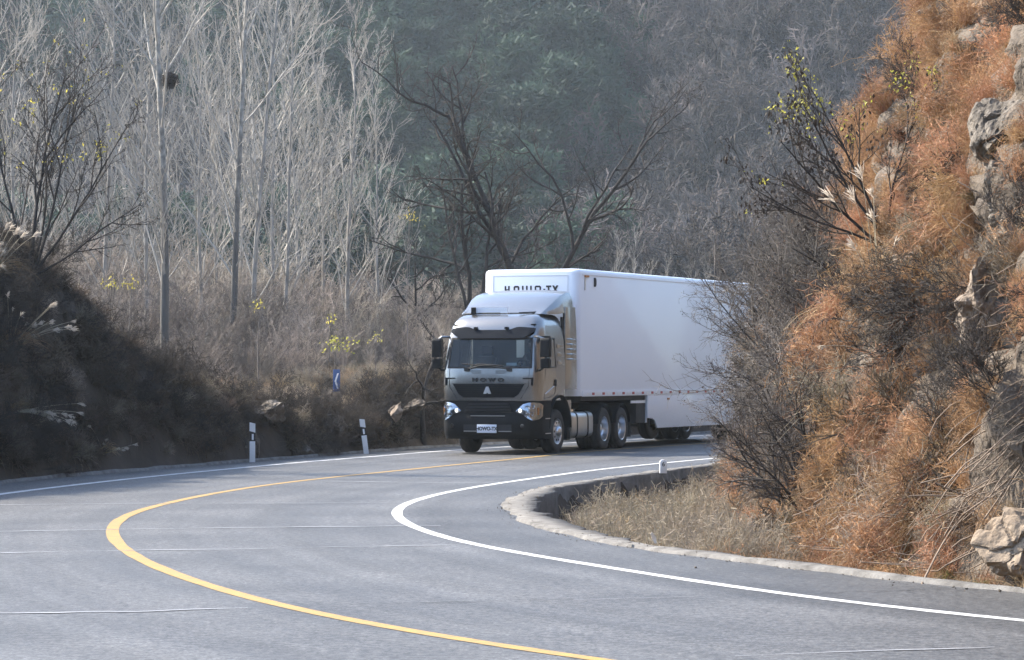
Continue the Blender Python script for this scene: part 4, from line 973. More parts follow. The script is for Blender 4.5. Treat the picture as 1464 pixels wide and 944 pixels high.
# ================================================================== DRIVER (seated on the seat at the wheel)
def skin_body(name, J, E, m, parent=None, root=0, **kw):
    me = bpy.data.meshes.new(name); me.from_pydata([j[0] for j in J], E, []); o = obj(name, me, m, parent, **kw)
    sm = o.modifiers.new('skin', 'SKIN'); sm.use_smooth_shade = True
    for i, j in enumerate(J): me.skin_vertices[0].data[i].radius = (j[1], j[2] if len(j) > 2 else j[1])
    me.skin_vertices[0].data[root].use_root = True
    ss = o.modifiers.new('sub', 'SUBSURF'); ss.levels = 1; ss.render_levels = 2
    return o
J = [((0, 0, 0.0), 0.15, 0.12), ((0, 0.06, 0.22), 0.15, 0.11), ((0, 0.10, 0.42), 0.17, 0.11), ((0, 0.09, 0.53), 0.07), ((0, 0.06, 0.60), 0.065), ((0, 0.03, 0.68), 0.085, 0.095), ((0, 0.03, 0.76), 0.085, 0.10), ((0, 0.04, 0.83), 0.05),
     ((0.17, 0.09, 0.47), 0.065), ((0.25, -0.04, 0.26), 0.05), ((0.17, -0.28, 0.24), 0.04), ((0.16, -0.35, 0.26), 0.035),
     ((-0.17, 0.09, 0.47), 0.065), ((-0.25, -0.04, 0.26), 0.05), ((-0.17, -0.28, 0.24), 0.04), ((-0.16, -0.35, 0.26), 0.035),
     ((0.10, -0.10, -0.02), 0.09), ((0.13, -0.42, 0.02), 0.07), ((0.13, -0.50, -0.36), 0.05), ((-0.10, -0.10, -0.02), 0.09), ((-0.13, -0.42, 0.02), 0.07), ((-0.13, -0.50, -0.36), 0.05), ((0.13, -0.62, -0.40), 0.04), ((-0.13, -0.62, -0.40), 0.04)]
E = [(0, 1), (1, 2), (2, 3), (3, 4), (4, 5), (5, 6), (6, 7), (2, 8), (8, 9), (9, 10), (10, 11), (2, 12), (12, 13), (13, 14), (14, 15), (0, 16), (16, 17), (17, 18), (18, 22), (0, 19), (19, 20), (20, 21), (21, 23)]
loc = TRUCK.matrix_basis @ Vector((0.66, -0.36, 1.86))
DRV = skin_body('person', J, E, 'dark_cloth', label='driver in dark clothes seated behind the steering wheel', cat='person')
DRV.location = loc; DRV.rotation_euler = (0, 0, R(-21))
hd = MB(); v = []; f = []; kk = 14
for j in range(9):
    t = j / 8; z = 0.60 + 0.24 * t; w = 0.078 * math.sin(math.pi * (0.12 + 0.80 * t)) ** 0.7
    for i in range(kk):
        a = 2 * math.pi * i / kk; yy = -math.cos(a) * w * 1.22; 
        if i == 0 and j in (3, 4): yy -= 0.022
        v.append((math.sin(a) * w, 0.025 + yy, z))
for j in range(8):
    for i in range(kk): f.append((j * kk + i, j * kk + (i + 1) % kk, (j + 1) * kk + (i + 1) % kk, (j + 1) * kk + i))
f += [tuple(range(kk))[::-1], tuple(range(8 * kk, 9 * kk))]
hd.add([(x * 1.12, 0.028 + (y - 0.025) * 1.1, z) for x, y, z in v], f).build('face', 'skin', DRV, smooth=True)
hd = MB(); hd.add([(x * 1.2, 0.04 + (y - 0.025) * 1.12, 0.73 + (z - 0.6) * 0.52) for x, y, z in v], f).build('hair', 'hair', DRV, smooth=True)
for s_ in (-1, 1):
    h_ = MB(); c = Vector((s_ * 0.165, -0.37, 0.27)); h_.lathe([(-0.05, 0.0), (-0.04, 0.032), (0.0, 0.04), (0.03, 0.034), (0.045, 0.0)], 'y', 8, c)
    for q in range(4): h_.tube([tuple(c + Vector((s_ * (0.03 - 0.02 * q), -0.03, 0.02))), tuple(c + Vector((s_ * (0.03 - 0.02 * q), -0.075, 0.015))), tuple(c + Vector((s_ * (0.03 - 0.02 * q), -0.07, -0.025)))], 0.010, 6)
    h_.tube([tuple(c + Vector((-s_ * 0.03, 0.0, 0.02))), tuple(c + Vector((-s_ * 0.055, -0.04, 0.03))), tuple(c + Vector((-s_ * 0.045, -0.075, 0.02)))], 0.011, 6); h_.build('hand', 'skin', DRV, smooth=True)

# ================================================================== ROCKS, POSTS, SMALL THINGS
def slab(bvh=None): pass
rock('rock_outcrop', 1440, 180, 1.0, 1.5, 1.3, 4, 'pale_rock', 'large pale grey rock outcrop at the upper right of the cliff', 'rock', sink=0.45, tilt=0.35, cuts=24)
rock('rock_outcrop', 1374, 190, 0.6, 1.35, 0.9, 11, 'warm_rock', 'tall narrow tan rock beside the large grey outcrop', 'rock', sink=0.3, tilt=0.15)
rock('rock_outcrop', 1458, 290, 0.8, 1.0, 0.9, 17, 'pale_rock', 'grey rock at the right edge below the large outcrop', 'rock', sink=0.35)
rock('rock_outcrop', 1440, 455, 0.95, 1.7, 1.0, 23, 'warm_rock', 'craggy brown rock face at the right edge below the stump', 'rock', sink=0.35, tilt=-0.1)
rock('rock_outcrop', 1302, 520, 0.55, 1.2, 0.6, 29, 'cliff_rock', 'dark upright rock in the middle of the orange slope', 'rock', sink=0.2, tilt=0.1)
rock('rock_outcrop', 1380, 545, 0.5, 0.9, 0.5, 31, 'cliff_rock', 'small dark rock right of the upright rock', 'rock', sink=0.2)
rock('boulder', 1452, 775, 0.9, 0.6, 0.8, 38, 'tan_rock', 'big tan boulder at the foot of the cliff by the kerb', 'rock', sink=-0.25, bvh=ALL_BVH, cuts=6)
rock('boulder', 1462, 640, 0.4, 0.35, 0.4, 41, 'cliff_rock', 'small dark boulder at the right edge above the tan one', 'rock', sink=0.1)
# the shaded bank
rock('rock_slab', 382, 590, 1.0, 0.62, 1.3, 43, 'pale_rock', 'flat pale rock slab on top of the bank behind the first post', 'rock', dist=62.6, sink=0)
rock('rock_slab', 362, 640, 0.5, 0.9, 0.5, 44, 'cliff_rock', 'brown rock face in the bank under the flat slab', 'rock', dist=61.3, sink=0)
rock('rock_slab', 482, 606, 0.75, 0.5, 0.9, 47, 'pale_rock', 'small pale rock on the bank left of the second post', 'rock', dist=66.6, sink=0)
rock('boulder', 566, 588, 0.5, 0.55, 0.8, 53, 'warm_rock', 'squarish tan boulder on the bank right of the second post', 'rock', dist=69.2, sink=0)
rock('rock_slab', 592, 584, 0.9, 0.5, 1.2, 59, 'cliff_rock', 'sloping brown ledge right of the squarish boulder on the bank', 'rock', dist=69.8, sink=0, tilt=-0.35)
rock('boulder', 438, 644, 0.4, 0.3, 0.5, 61, 'pale_rock', 'small grey stone low on the bank between the two posts', 'rock', dist=64.0, sink=0)
def small_stone(px, py, w, h, seed, m, name, label):
    x, y = gnd(px, py, 0.03); o = obj(name, rock_mesh(seed, 2, squash=(w / 2, w / 3, h / 2)), m, label=label, cat='stone'); o.location = (x, y, 0.05 + h * 0.2 if name == 'flat_stone' else h * 0.3); o.rotation_euler = (0, 0, seed)
small_stone(900, 779, 0.16, 0.035, 5, 'dark_bark', 'flat_stone', 'flat dark stone lying on the inner kerb')
small_stone(994, 808, 0.035, 0.03, 7, 'pale_rock', 'pebble', 'single pebble on the shoulder near the white line')
small_stone(823, 756, 0.03, 0.02, 9, 'dark_bark', 'pebble', 'tiny dark pebble at the kerb by the bend tip')

def post(px, py, h, lean, label):
    x, y = gnd(px, py); r = empty('delineator_post', (x, y, ground_z(x, y) if ground_z(x, y) > -0.05 else 0.0), R(8), label=label, cat='post', group='white roadside posts'); r.rotation_euler[1] = lean; r.location.z = -0.02
    prof = [(-0.062, -0.02), (0.062, -0.02), (0.05, 0.03), (0, 0.06), (-0.05, 0.03)]
    MB().prism(prof, 'z', 0.0, h * 0.535).build('post_body', 'post_white', r, bevel=0.006)
    m = MB(); a, b, sl = h * 0.535, h * 0.765, 0.018
    v = [(x_, y_, a) for x_, y_ in prof] + [(x_, y_, b + x_ / 0.062 * sl * -1) for x_, y_ in prof]
    m.add(v, [(4, 3, 2, 1, 0), (5, 6, 7, 8, 9)] + [(i, (i + 1) % 5, 5 + (i + 1) % 5, 5 + i) for i in range(5)]); bd = m.build('black_band', 'letter_black', r)
    MB().box(-0.014, 0.026, -0.028, -0.015, a + 0.03, b - 0.045).build('reflector', 'white_reflector', bd)
    v = [(x_, y_, b + x_ / 0.062 * sl * -1) for x_, y_ in prof] + [(x_, y_, h - 0.015 + x_ / 0.062 * -0.015) for x_, y_ in prof]
    MB().add(v, [(4, 3, 2, 1, 0), (5, 6, 7, 8, 9)] + [(i, (i + 1) % 5, 5 + (i + 1) % 5, 5 + i) for i in range(5)]).build('post_head', 'post_white', r)
post(361, 661, 0.88, 0.0, 'upright white delineator post with black band below the rock slab')
post(524, 649, 0.86, R(-7.5), 'white delineator post with black band leaning to the left')
# hectometre stone
x, y = gnd(948, 676, 0.05); r = empty('marker_stone', (x, y, 0.04), R(5), label='small white marker stone numbered 6 on the inner kerb', cat='marker')
m = MB(); pr = [(-0.066, 0.0), (0.066, 0.0), (0.066, 0.21), (0.05, 0.245), (0.02, 0.255), (-0.02, 0.255), (-0.05, 0.245), (-0.066, 0.21)]
m.prism(pr, 'y', -0.035, 0.035).build('stone', 'post_white', r, bevel=0.006)
me = text_mesh('6', 0.12, 0.002); me.transform(Matrix.Rotation(math.pi / 2, 4, 'X')); o = obj('numeral', me, 'letter_black', r); o.location = (0, -0.038, 0.17)
# pale scrap standing in the grass, twist of dry husk
x, y = gnd(936, 778, 0.05); m = MB(); m.add([(0, 0, 0), (0.02, 0, 0.0), (0.012, 0.01, 0.06), (-0.03, 0, 0.12), (-0.045, 0.0, 0.09), (-0.02, 0.006, 0.03), (0, 0.012, 0), (0.02, 0.012, 0.0), (0.012, 0.022, 0.06), (-0.03, 0.012, 0.12), (-0.045, 0.012, 0.09), (-0.02, 0.018, 0.03)],
      [(0, 1, 2, 5), (5, 2, 3, 4), (6, 11, 8, 7), (11, 10, 9, 8), (0, 6, 7, 1), (1, 7, 8, 2), (2, 8, 9, 3), (3, 9, 10, 4), (4, 10, 11, 5), (5, 11, 6, 0)])
o = m.build('husk', 'pale_scrap', None, label='pale curled husk standing at the grass edge of the inner kerb', cat='husk'); o.location = (x, y, 0.06); o.scale = (1.1, 1.1, 1.1)
# blue chevron sign among the trees
sp_ = at(480, 545, 72); gz = ground_z(sp_.x, sp_.y); r = empty('chevron_sign', (sp_.x, sp_.y, gz), R(35), label='blue sign with a white chevron half hidden among the trees', cat='sign')
MB().lathe([(0, 0.03), (sp_.z - gz + 0.3, 0.03), (sp_.z - gz + 0.3, 0)], 'z', 8).build('pole', 'brushed', r)
zc = sp_.z - gz
bd = MB().box(-0.10, 0.10, -0.05, -0.035, zc - 0.30, zc + 0.30).build('board', 'sign_blue', r)
MB().add([(0.06, -0.054, zc + 0.2), (0.01, -0.054, zc + 0.2), (-0.07, -0.054, zc), (0.01, -0.054, zc - 0.2), (0.06, -0.054, zc - 0.2), (-0.015, -0.054, zc)], [(0, 1, 2, 5), (5, 2, 3, 4)]).build('chevron', 'white_reflector', bd)

# ================================================================== TREES AND PLANTS
def nrm(v): 
    l = math.sqrt(v[0] * v[0] + v[1] * v[1] + v[2] * v[2]) + 1e-9; return (v[0] / l, v[1] / l, v[2] / l)
def grow(seed, stems, spec, rmin=0.004):
    """stems: list of (pos, dir, length, radius); spec per level: segs, wob, up, n, t0, ang, lr (child length ratio), rr, lend (length falloff to the tip)"""
    rd = random.Random(seed); out = [[] for _ in spec]; tips = []
    def br(p, d, Ln, r, lev):
        s = spec[lev]; n = s['segs']; pts = [p]; rad = [r]; st = Ln / n; dirs = [d]
        for i in range(n):
            w = s['wob']; d = nrm((d[0] + rd.gauss(0, w), d[1] + rd.gauss(0, w), d[2] + rd.gauss(0, w) + s['up']))
            p = (p[0] + d[0] * st, p[1] + d[1] * st, p[2] + d[2] * st); pts.append(p); dirs.append(d)
            rad.append(max(r * (1 - (1 - s.get('tip', 0.25)) * (i + 1) / n), rmin * 0.6))
        out[lev].append((pts, rad))
        if lev + 1 >= len(spec): tips.append(p); return
        k = s['n']; k = int(k + rd.random()) if isinstance(k, float) else k
        for c in range(k):
            t = s['t0'] + (1 - s['t0']) * ((c + rd.random()) / k); f = t * n; i = min(int(f), n - 1); f -= i
            q = tuple(a + (b - a) * f for a, b in zip(pts[i], pts[i + 1])); dd = dirs[i + 1]
            u = nrm((rd.gauss(0, 1), rd.gauss(0, 1), rd.gauss(0, 1))); dot = sum(a * b for a, b in zip(u, dd)); u = nrm(tuple(a - dot * b for a, b in zip(u, dd)))
            an = s['ang'] * rd.uniform(0.7, 1.3); ca, sa = math.cos(an), math.sin(an)
            nd = tuple(ca * a + sa * b for a, b in zip(dd, u))
            L2 = Ln * s['lr'] * (1 - s.get('lend', 0.5) * t) * rd.uniform(0.65, 1.25)
            br(q, nrm(nd), L2, max(min(r * s['rr'], rad[i] * 0.8), rmin), lev + 1)
    for (p, d, Ln, r) in stems: br(p, nrm(d), Ln, r, 0)
    return out, tips
def skel_mesh(name, levels, k, smooth=True):
    g = Geo()
    for lv, kk in zip(levels, k):
        if lv: tubes(g, [b[0] for b in lv], [b[1] for b in lv], kk)
    return g.mesh(name, smooth)
def plant(name, seed, stems, spec, loc, tm, cm, ks, cut, label, cat='tree', group=None, rmin=0.004, leaf=None, rz=0.0):
    lv, tips = grow(seed, stems, spec, rmin)
    r = empty(name, loc, rz, label=label, cat=cat, group=group)
    obj('trunk' if cat == 'tree' else 'stems', skel_mesh('trunk', lv[:cut], ks[:cut]), tm, r)
    obj('crown' if cat == 'tree' else 'twigs', skel_mesh('crown', lv[cut:], ks[cut:]), cm, r)
    if leaf:
        for (m, frac, size, dr, test) in leaf:
            T = np.array([t for t in tips if test(t)]); 
            if len(T) == 0: continue
            T = T[rng.random(len(T)) < frac]
            if len(T) == 0: continue
            g = Geo(); T = np.repeat(T, 3, 0) + rng.normal(size=(len(T) * 3, 3)) * size * 0.7; leaves(g, T, size, dr); obj('leaf_cluster', g.mesh('leaves'), m, r, kind='stuff')
    return r

POP = [dict(segs=14, wob=0.03, up=0.02, n=30, t0=0.16, ang=R(34), lr=0.34, rr=0.30, lend=0.72, tip=0.12),
       dict(segs=8, wob=0.05, up=0.07, n=7, t0=0.2, ang=R(30), lr=0.42, rr=0.42, lend=0.45, tip=0.25),
       dict(segs=5, wob=0.07, up=0.08, n=4.5, t0=0.15, ang=R(32), lr=0.5, rr=0.5, lend=0.3, tip=0.4),
       dict(segs=3, wob=0.09, up=0.06, n=0, t0=0, ang=0, lr=0, rr=0)]
def poplar_mesh(seed, Hh, r0, wob=0.03):
    sp_ = [dict(POP[0], wob=wob)] + POP[1:]
    lv, tips = grow(seed, [((0, 0, -0.4), (0.0, 0.0, 1), Hh, r0)], sp_, 0.009)
    return skel_mesh('trunk', lv[:1], (8,)), skel_mesh('crown', lv[1:], (4, 3, 3)), tips
PM = [poplar_mesh(100 + i, h, r, 0.014 if i in (0, 2) else 0.028) for i, (h, r) in enumerate(((17, 0.13), (16, 0.09), (18, 0.11), (14, 0.10), (15, 0.085)))]
for i_, (a, b, c) in enumerate(PM): a.materials.append(MAT['poplar_bark' if i_ in (0, 2) else 'pale_bark']); b.materials.append(MAT['poplar_twig'])
def poplar(px, d, which, sc, label, group=None, lean=0.0):
    x = (px - CX) * d / FPX; z = ground_z(x, d)
    r = empty('poplar_tree', (x, d, z), random.uniform(0, 6.28), label=label, cat='tree', group=group); r.scale = (sc,) * 3; r.rotation_euler[1] = lean
    obj('trunk', PM[which][0], None, r); obj('crown', PM[which][1], None, r); return r
nest_tree = poplar(236, 76, 0, 1.0, 'tall grey poplar with thick trunk carrying the dark bird nest')
poplar(330, 80, 2, 1.0, 'tall bare poplar with thick dark lower trunk right of the nest tree', lean=0.015)
poplar(360, 84, 1, 1.05, 'slender pale poplar close behind the dark trunked poplar', lean=0.04)
poplar(497, 90, 3, 0.86, 'white stemmed poplar standing alone left of the dark crooked trees')
poplar(540, 93, 4, 0.74, 'smaller white poplar right beside the lone white stemmed one', lean=0.05)
poplar(402, 88, 4, 0.92, 'pale poplar midway between the dark trunked and the lone white poplar')
poplar(150, 86, 1, 1.0, 'pale poplar left of the nest tree')
poplar(458, 100, 1, 0.85, 'thin pale poplar behind the lone white stemmed one')
for i, (px, d) in enumerate(((-40, 84), (20, 92), (70, 98), (190, 94), (210, 84), (285, 88), (305, 98), (345, 104), (385, 97), (425, 108), (-90, 96), (-150, 88), (160, 106))):
    poplar(px, d, (1, 3, 4)[i % 3], random.uniform(0.82, 1.05) * (0.8 if px > 440 else 1), 'pale bare poplar stem in the grove at the left', 'bare poplars in the grove')
for i, (px, d, s) in enumerate(((905, 100, 0.36), (932, 98, 0.30), (960, 104, 0.28), (985, 101, 0.26), (880, 104, 0.38), (1010, 108, 0.3))):
    poplar(px, d, (1, 3, 4)[i % 3], s, 'thin pale sapling showing above the trailer roof', 'pale saplings above the trailer roof')
# bird nest in the poplar
nb = nest_tree.matrix_basis if False else None
np_ = at(243, 115, 76.0 - 0.25); gN = Geo(); n = 320
c = rng.normal(size=(n, 3)); c /= np.linalg.norm(c, axis=1, keepdims=True); c *= np.array([0.2, 0.2, 0.22]) * rng.uniform(0.5, 1, (n, 1)); t = np.cross(c, rng.normal(size=(n, 3))); t /= np.linalg.norm(t, axis=1, keepdims=True)
l = rng.uniform(0.08, 0.2, (n, 1)); tubes(gN, np.stack([c - t * l, c + rng.normal(size=(n, 3)) * 0.01, c + t * l], 1), np.full((n, 3), 0.008), 3)
o = obj('bird_nest', gN.mesh('nest'), 'nest', label='dark round bird nest of sticks high in the poplar', cat='nest'); o.location = np_

CROOK = [dict(segs=9, wob=0.10, up=0.05, n=6, t0=0.25, ang=R(50), lr=0.62, rr=0.55, lend=0.45, tip=0.35),
         dict(segs=7, wob=0.17, up=0.05, n=5, t0=0.2, ang=R(45), lr=0.5, rr=0.5, lend=0.4, tip=0.35),
         dict(segs=5, wob=0.16, up=0.05, n=5, t0=0.15, ang=R(45), lr=0.48, rr=0.5, lend=0.3, tip=0.4),
         dict(segs=4, wob=0.18, up=0.04, n=3, t0=0.1, ang=R(45), lr=0.5, rr=0.55, lend=0.2, tip=0.5),
         dict(segs=3, wob=0.15, up=0.04, n=0, t0=0, ang=0, lr=0, rr=0)]
def crook(px, d, seed, stems, label):
    x = (px - CX) * d / FPX
    plant('crooked_tree', seed, stems, CROOK, (x, d, ground_z(x, d) - 0.2), 'dark_bark', 'dark_twig', (7, 5, 4, 3, 3), 3, label, rmin=0.009)
crook(768, 86, 5, [((0, 0, 0), (0.02, 0, 1), 9.0, 0.14), ((0.1, 0, 1.8), (0.35, 0.1, 1), 7.0, 0.10), ((-0.1, 0, 1.8), (-0.2, 0.1, 1), 7.2, 0.10)], 'dark crooked bare tree rising right behind the trailer roof')
crook(676, 85, 36, [((0, 0, 0), (0.02, 0, 1), 6.4, 0.10), ((-0.1, 0, 2.0), (-0.25, 0.1, 1), 4.2, 0.06), ((0.1, 0, 1.6), (0.2, 0.1, 1), 5.0, 0.07)], 'dark crooked bare tree above the truck cab')
crook(590, 96, 14, [((0, 0, 0), (0.0, 0, 1), 4.6, 0.08), ((0.1, 0, 0.5), (0.3, 0.1, 1), 3.6, 0.05)], 'smaller dark bare tree left of the crooked ones')
crook(606, 71.5, 19, [((0, 0, 0), (0.05, 0, 1), 2.6, 0.085)], 'short dark tree trunk on the bank left of the truck mirror')
crook(905, 92, 23, [((0, 0, 0), (0.0, 0, 1), 3.6, 0.08), ((0, 0, 0.4), (0.5, 0, 1), 3.0, 0.05)], 'low dark spreading tree behind the middle of the trailer')

FAN = [dict(segs=8, wob=0.06, up=0.03, n=7, t0=0.2, ang=R(26), lr=0.5, rr=0.55, lend=0.4, tip=0.3),
       dict(segs=6, wob=0.08, up=0.03, n=6, t0=0.2, ang=R(32), lr=0.5, rr=0.55, lend=0.4, tip=0.35),
       dict(segs=4, wob=0.10, up=0.02, n=4.0, t0=0.2, ang=R(35), lr=0.5, rr=0.6, lend=0.3, tip=0.5),
       dict(segs=3, wob=0.12, up=0.0, n=0, t0=0, ang=0, lr=0, rr=0)]
# sapling on the left bank, dark stems with a few yellow leaves
p, n_v = px_on(T_BVH, 44, 395)
plant('bare_sapling', 31, [((0, 0, -0.1), (0.0, 0, 1), 4.2, 0.045), ((0.03, 0, 0), (0.30, 0.1, 1), 3.8, 0.036), ((0.05, 0, 0), (0.7, 0.1, 1), 3.4, 0.034), ((-0.05, 0, 0), (-0.28, 0, 1), 3.8, 0.035), ((0.05, 0, 0), (1.3, 0.1, 0.75), 2.6, 0.028), ((0.02, 0, 0), (0.12, 0.2, 1), 4.0, 0.03)], FAN, p, 'dark_bark', 'dark_twig', (6, 4, 3, 3), 1,
      'dark many stemmed bare sapling with yellow leaves on top of the left bank', rmin=0.006, leaf=[('yellow_leaf', 0.10, 0.07, 0.2, lambda t: t[2] > 2.2), ('dark_leaf', 0.35, 0.05, 0.4, lambda t: t[2] > 1.2)])
# sapling on the cliff with hanging dark leaves and yellow-green tips
p, n_v = px_on(C_BVH, 1262, 340)
if p is None: p = at(1262, 340, 40)
plant('leafy_sapling', 37, [((0, 0, 0), (-0.30, -0.1, 1), 2.0, 0.024), ((0, 0, 0), (-0.75, -0.1, 1), 2.1, 0.024), ((0, 0, -0.1), (-1.5, -0.2, 1), 2.0, 0.024), ((0.05, 0, 0), (0.05, -0.1, 1), 1.9, 0.022), ((0, 0, -0.1), (-1.9, -0.2, 0.55), 1.9, 0.020)], FAN, p, 'dark_bark', 'dark_twig', (6, 4, 3, 3), 1,
      'sapling leaning off the cliff with dark hanging leaves and yellow tips', rmin=0.0035,
      leaf=[('dark_leaf', 0.40, 0.065, 1.0, lambda t: True), ('yellow_leaf', 0.10, 0.05, 0.3, lambda t: t[2] > 1.25 or t[0] < -1.3), ('green_leaf', 0.30, 0.055, 0.3, lambda t: t[2] > 1.55)])

BUSH = [dict(segs=7, wob=0.10, up=0.03, n=8, t0=0.15, ang=R(38), lr=0.55, rr=0.55, lend=0.4, tip=0.3),
        dict(segs=6, wob=0.12, up=0.03, n=7, t0=0.12, ang=R(42), lr=0.55, rr=0.55, lend=0.35, tip=0.35),
        dict(segs=4, wob=0.14, up=0.02, n=6, t0=0.1, ang=R(45), lr=0.5, rr=0.6, lend=0.3, tip=0.5),
        dict(segs=3, wob=0.16, up=0.01, n=0, t0=0, ang=0, lr=0, rr=0)]
def bush_stems(seed, n, L0, r0, spread, bias=(0, 0)):
    r_ = random.Random(seed); return [((r_.gauss(0, 0.08), r_.gauss(0, 0.08), -0.1), (r_.gauss(0, spread) + bias[0], r_.gauss(0, spread) + bias[1], 1), L0 * r_.uniform(0.7, 1.15), r0 * r_.uniform(0.7, 1.2)) for _ in range(n)]
def bush(px, py, d, seed, n, L0, spread, bias, label, sm='dark_bark', tm='grey_twig', leaf=None, r0=0.022):
    x = (px - CX) * d / FPX; h = ALL_BVH.ray_cast(Vector((x, d, 60)), Vector((0, 0, -1)))
    z = CAMH + (HORIZ - py) * d / FPX
    plant('bare_shrub', seed, bush_stems(seed, n, L0, r0, spread, bias), BUSH, (x, d, z), sm, tm, (5, 4, 3, 3), 1, label, 'shrub', 'bare grey shrubs at the tip of the spur', 0.0032, leaf)
lf = [('dark_leaf', 0.12, 0.03, 0.3, lambda t: True)]
bush(1200, 585, 43, 51, 9, 2.6, 0.40, (-0.35, 0), 'big bare grey shrub whose upper twigs cross the trailer side', leaf=lf)
bush(1165, 660, 40, 52, 9, 1.9, 0.40, (-0.42, 0), 'bare grey shrub reaching low in front of the trailer skirt', leaf=lf)
bush(1150, 480, 46, 53, 8, 1.7, 0.40, (-0.35, 0), 'bare grey shrub spreading over the top rear corner of the trailer', leaf=lf)
bush(1190, 470, 44, 54, 8, 1.8, 0.40, (-0.2, 0), 'bare dark shrub under the leafy sapling', leaf=lf)
bush(1180, 680, 37, 55, 8, 1.9, 0.40, (-0.4, 0), 'bare shrub low on the spur between grass and orange brush', leaf=lf)
bush(1135, 740, 35.5, 56, 6, 1.3, 0.35, (-0.25, 0), 'bare shrub at the edge of the grey verge grass', leaf=lf)
bush(1165, 735, 34, 57, 5, 1.6, 0.28, (-0.25, 0), 'open shrub with dark arching stems in front of the spur', 'dark_bark', 'dark_twig')
for i, (px, py, d, L0, b_, lb_) in enumerate(((1125, 640, 47, 1.7, -0.2, 'bare shrub hiding the far end of the white edge line'), (1190, 530, 47, 2.0, -0.3, 'dense bare shrub in the middle of the grey tangle'), (1215, 590, 39, 1.8, -0.4, 'bare shrub where grey tangle meets orange brush'), (1185, 600, 45, 2.2, -0.5, 'wide bare shrub with twigs reaching furthest over the trailer'), (1200, 380, 46, 1.6, -0.4, 'thin bare shrub right under the dark leaved sapling'), (1130, 700, 42, 1.5, -0.3, 'low bare shrub behind the verge grass'), (1140, 420, 50, 1.6, -0.2, 'faint bare shrub on the skyline of the spur left of the sapling'))): bush(px, py, d, 80 + i, 9, L0, 0.42, (b_, 0), lb_, leaf=lf)
bush(1240, 420, 41, 58, 7, 1.5, 0.40, (-0.3, 0), 'bare shrub beside the pale plumes on the cliff', leaf=lf)

# --- masses of grass and brush (instanced)
def tuft(name, n, h, spread, curl, w, m, seed, segs=4, fluff=0, tri=False):
    r_ = np.random.default_rng(seed); g = Geo(); a = r_.uniform(0, 2 * math.pi, n); rad = r_.uniform(0, 1, n) ** 0.6 * spread * 0.35
    b = np.stack([np.cos(a) * rad, np.sin(a) * rad, np.zeros(n)], 1); out = np.abs(r_.normal(0, 1, n)) * spread; az = a + r_.normal(0, 0.5, n)
    hh = h * r_.uniform(0.45, 1.1, n); t = np.linspace(0, 1, segs)
    P = b[:, None] + np.stack([np.cos(az)[:, None] * out[:, None] * t ** 1.4, np.sin(az)[:, None] * out[:, None] * t ** 1.4, hh[:, None] * (t - curl * t ** 2.5 * np.minimum(out / (spread + 1e-6), 1.6)[:, None])], -1)
    P[:, 1:] += r_.normal(size=(n, segs - 1, 3)) * h * 0.02
    Wd = w * (1 - 0.75 * t)[None] * r_.uniform(0.6, 1.3, (n, 1))
    ribbons(g, P, Wd, r_.normal(size=(n, 1, 3)))
    if fluff:                                          # short side twiglets give the feathery look
        k = r_.integers(0, n, fluff); tt = r_.uniform(0.3, 1, fluff); f = tt * (segs - 1); i = np.minimum(f.astype(int), segs - 2); f = (f - i)[:, None]
        c = P[k, i] * (1 - f) + P[k, i + 1] * f; d = r_.normal(size=(fluff, 3)); d /= np.linalg.norm(d, axis=1, keepdims=True); d[:, 2] += 0.3
        l = h * r_.uniform(0.06, 0.2, (fluff, 1)); ribbons(g, np.stack([c, c + d * l * 0.5, c + d * l + r_.normal(size=(fluff, 3)) * l * 0.25], 1), np.tile(np.array([[0.8, 0.7, 0.4]]) * w * 0.8, (fluff, 1)), r_.normal(size=(fluff, 1, 3)))
    me = g.mesh(name); me.materials.append(MAT[m]); return bpy.data.objects.new(name, me)
ORG = [tuft('orange_brush', 80, 0.55, 0.30, 0.45, 0.0042, 'orange_grass', 200 + i, 5, 520) for i in range(3)] 
TAN = [tuft('tan_grass', 90, 0.45, 0.28, 0.6, 0.0046, 'tan_grass', 210 + i, 5, 160) for i in range(2)]
GRY = [tuft('grey_grass', 110, 0.55, 0.24, 0.3, 0.0042, 'grey_grass', 220 + i, 4, 380) for i in range(2)]
BNK = [tuft('bank_grass', 80, 0.5, 0.30, 0.55, 0.009, 'bank_grass', 230 + i, 4, 200) for i in range(3)]
GRN = [tuft('green_grass', 140, 0.35, 0.18, 0.4, 0.004, 'green_grass', 240, 4, 100)]
def brush(name, seed, n, L0, r0, spread, m):
    lv, t = grow(seed, bush_stems(seed, n, L0, r0, spread), BUSH, 0.004); me = skel_mesh(name, lv, (4, 3, 3, 3)); me.materials.append(MAT[m]); return bpy.data.objects.new(name, me)
DRK = [brush('dark_brush', 250 + i, 4, 0.9, 0.010, 0.5, 'dark_twig') for i in range(2)]

# cliff cover
tri = CVd[CQ]; A = tri[:, 0]; e1, e2 = tri[:, 1] - tri[:, 0], tri[:, 3] - tri[:, 0]; cr_ = np.cross(e1, e2); ar_ = np.linalg.norm(cr_, axis=1); nn = cr_ / (ar_[:, None] + 1e-9)
nn = np.where((nn @ np.array([-0.6, -0.6, 0.5]) < 0)[:, None], -nn, nn)
ok = (A[:, 1] > 19) & (A[:, 1] < 66) & (A[:, 2] < 11.5) & (A[:, 0] < 12); pr_ = ar_ * ok * np.where(A[:, 1] < 50, 1, 0.6); pr_ /= pr_.sum()
NCL = 6600; fi = rng.choice(len(A), NCL, p=pr_); uu = rng.random((NCL, 2)); pts = A[fi] + e1[fi] * uu[:, :1] + e2[fi] * uu[:, 1:]; nv = nn[fi]
bare = np.zeros(NCL, bool)
def proj(P): return np.stack([CX + FPX * P[:, 0] / P[:, 1], HORIZ - FPX * (P[:, 2] - CAMH) / P[:, 1]], 1)
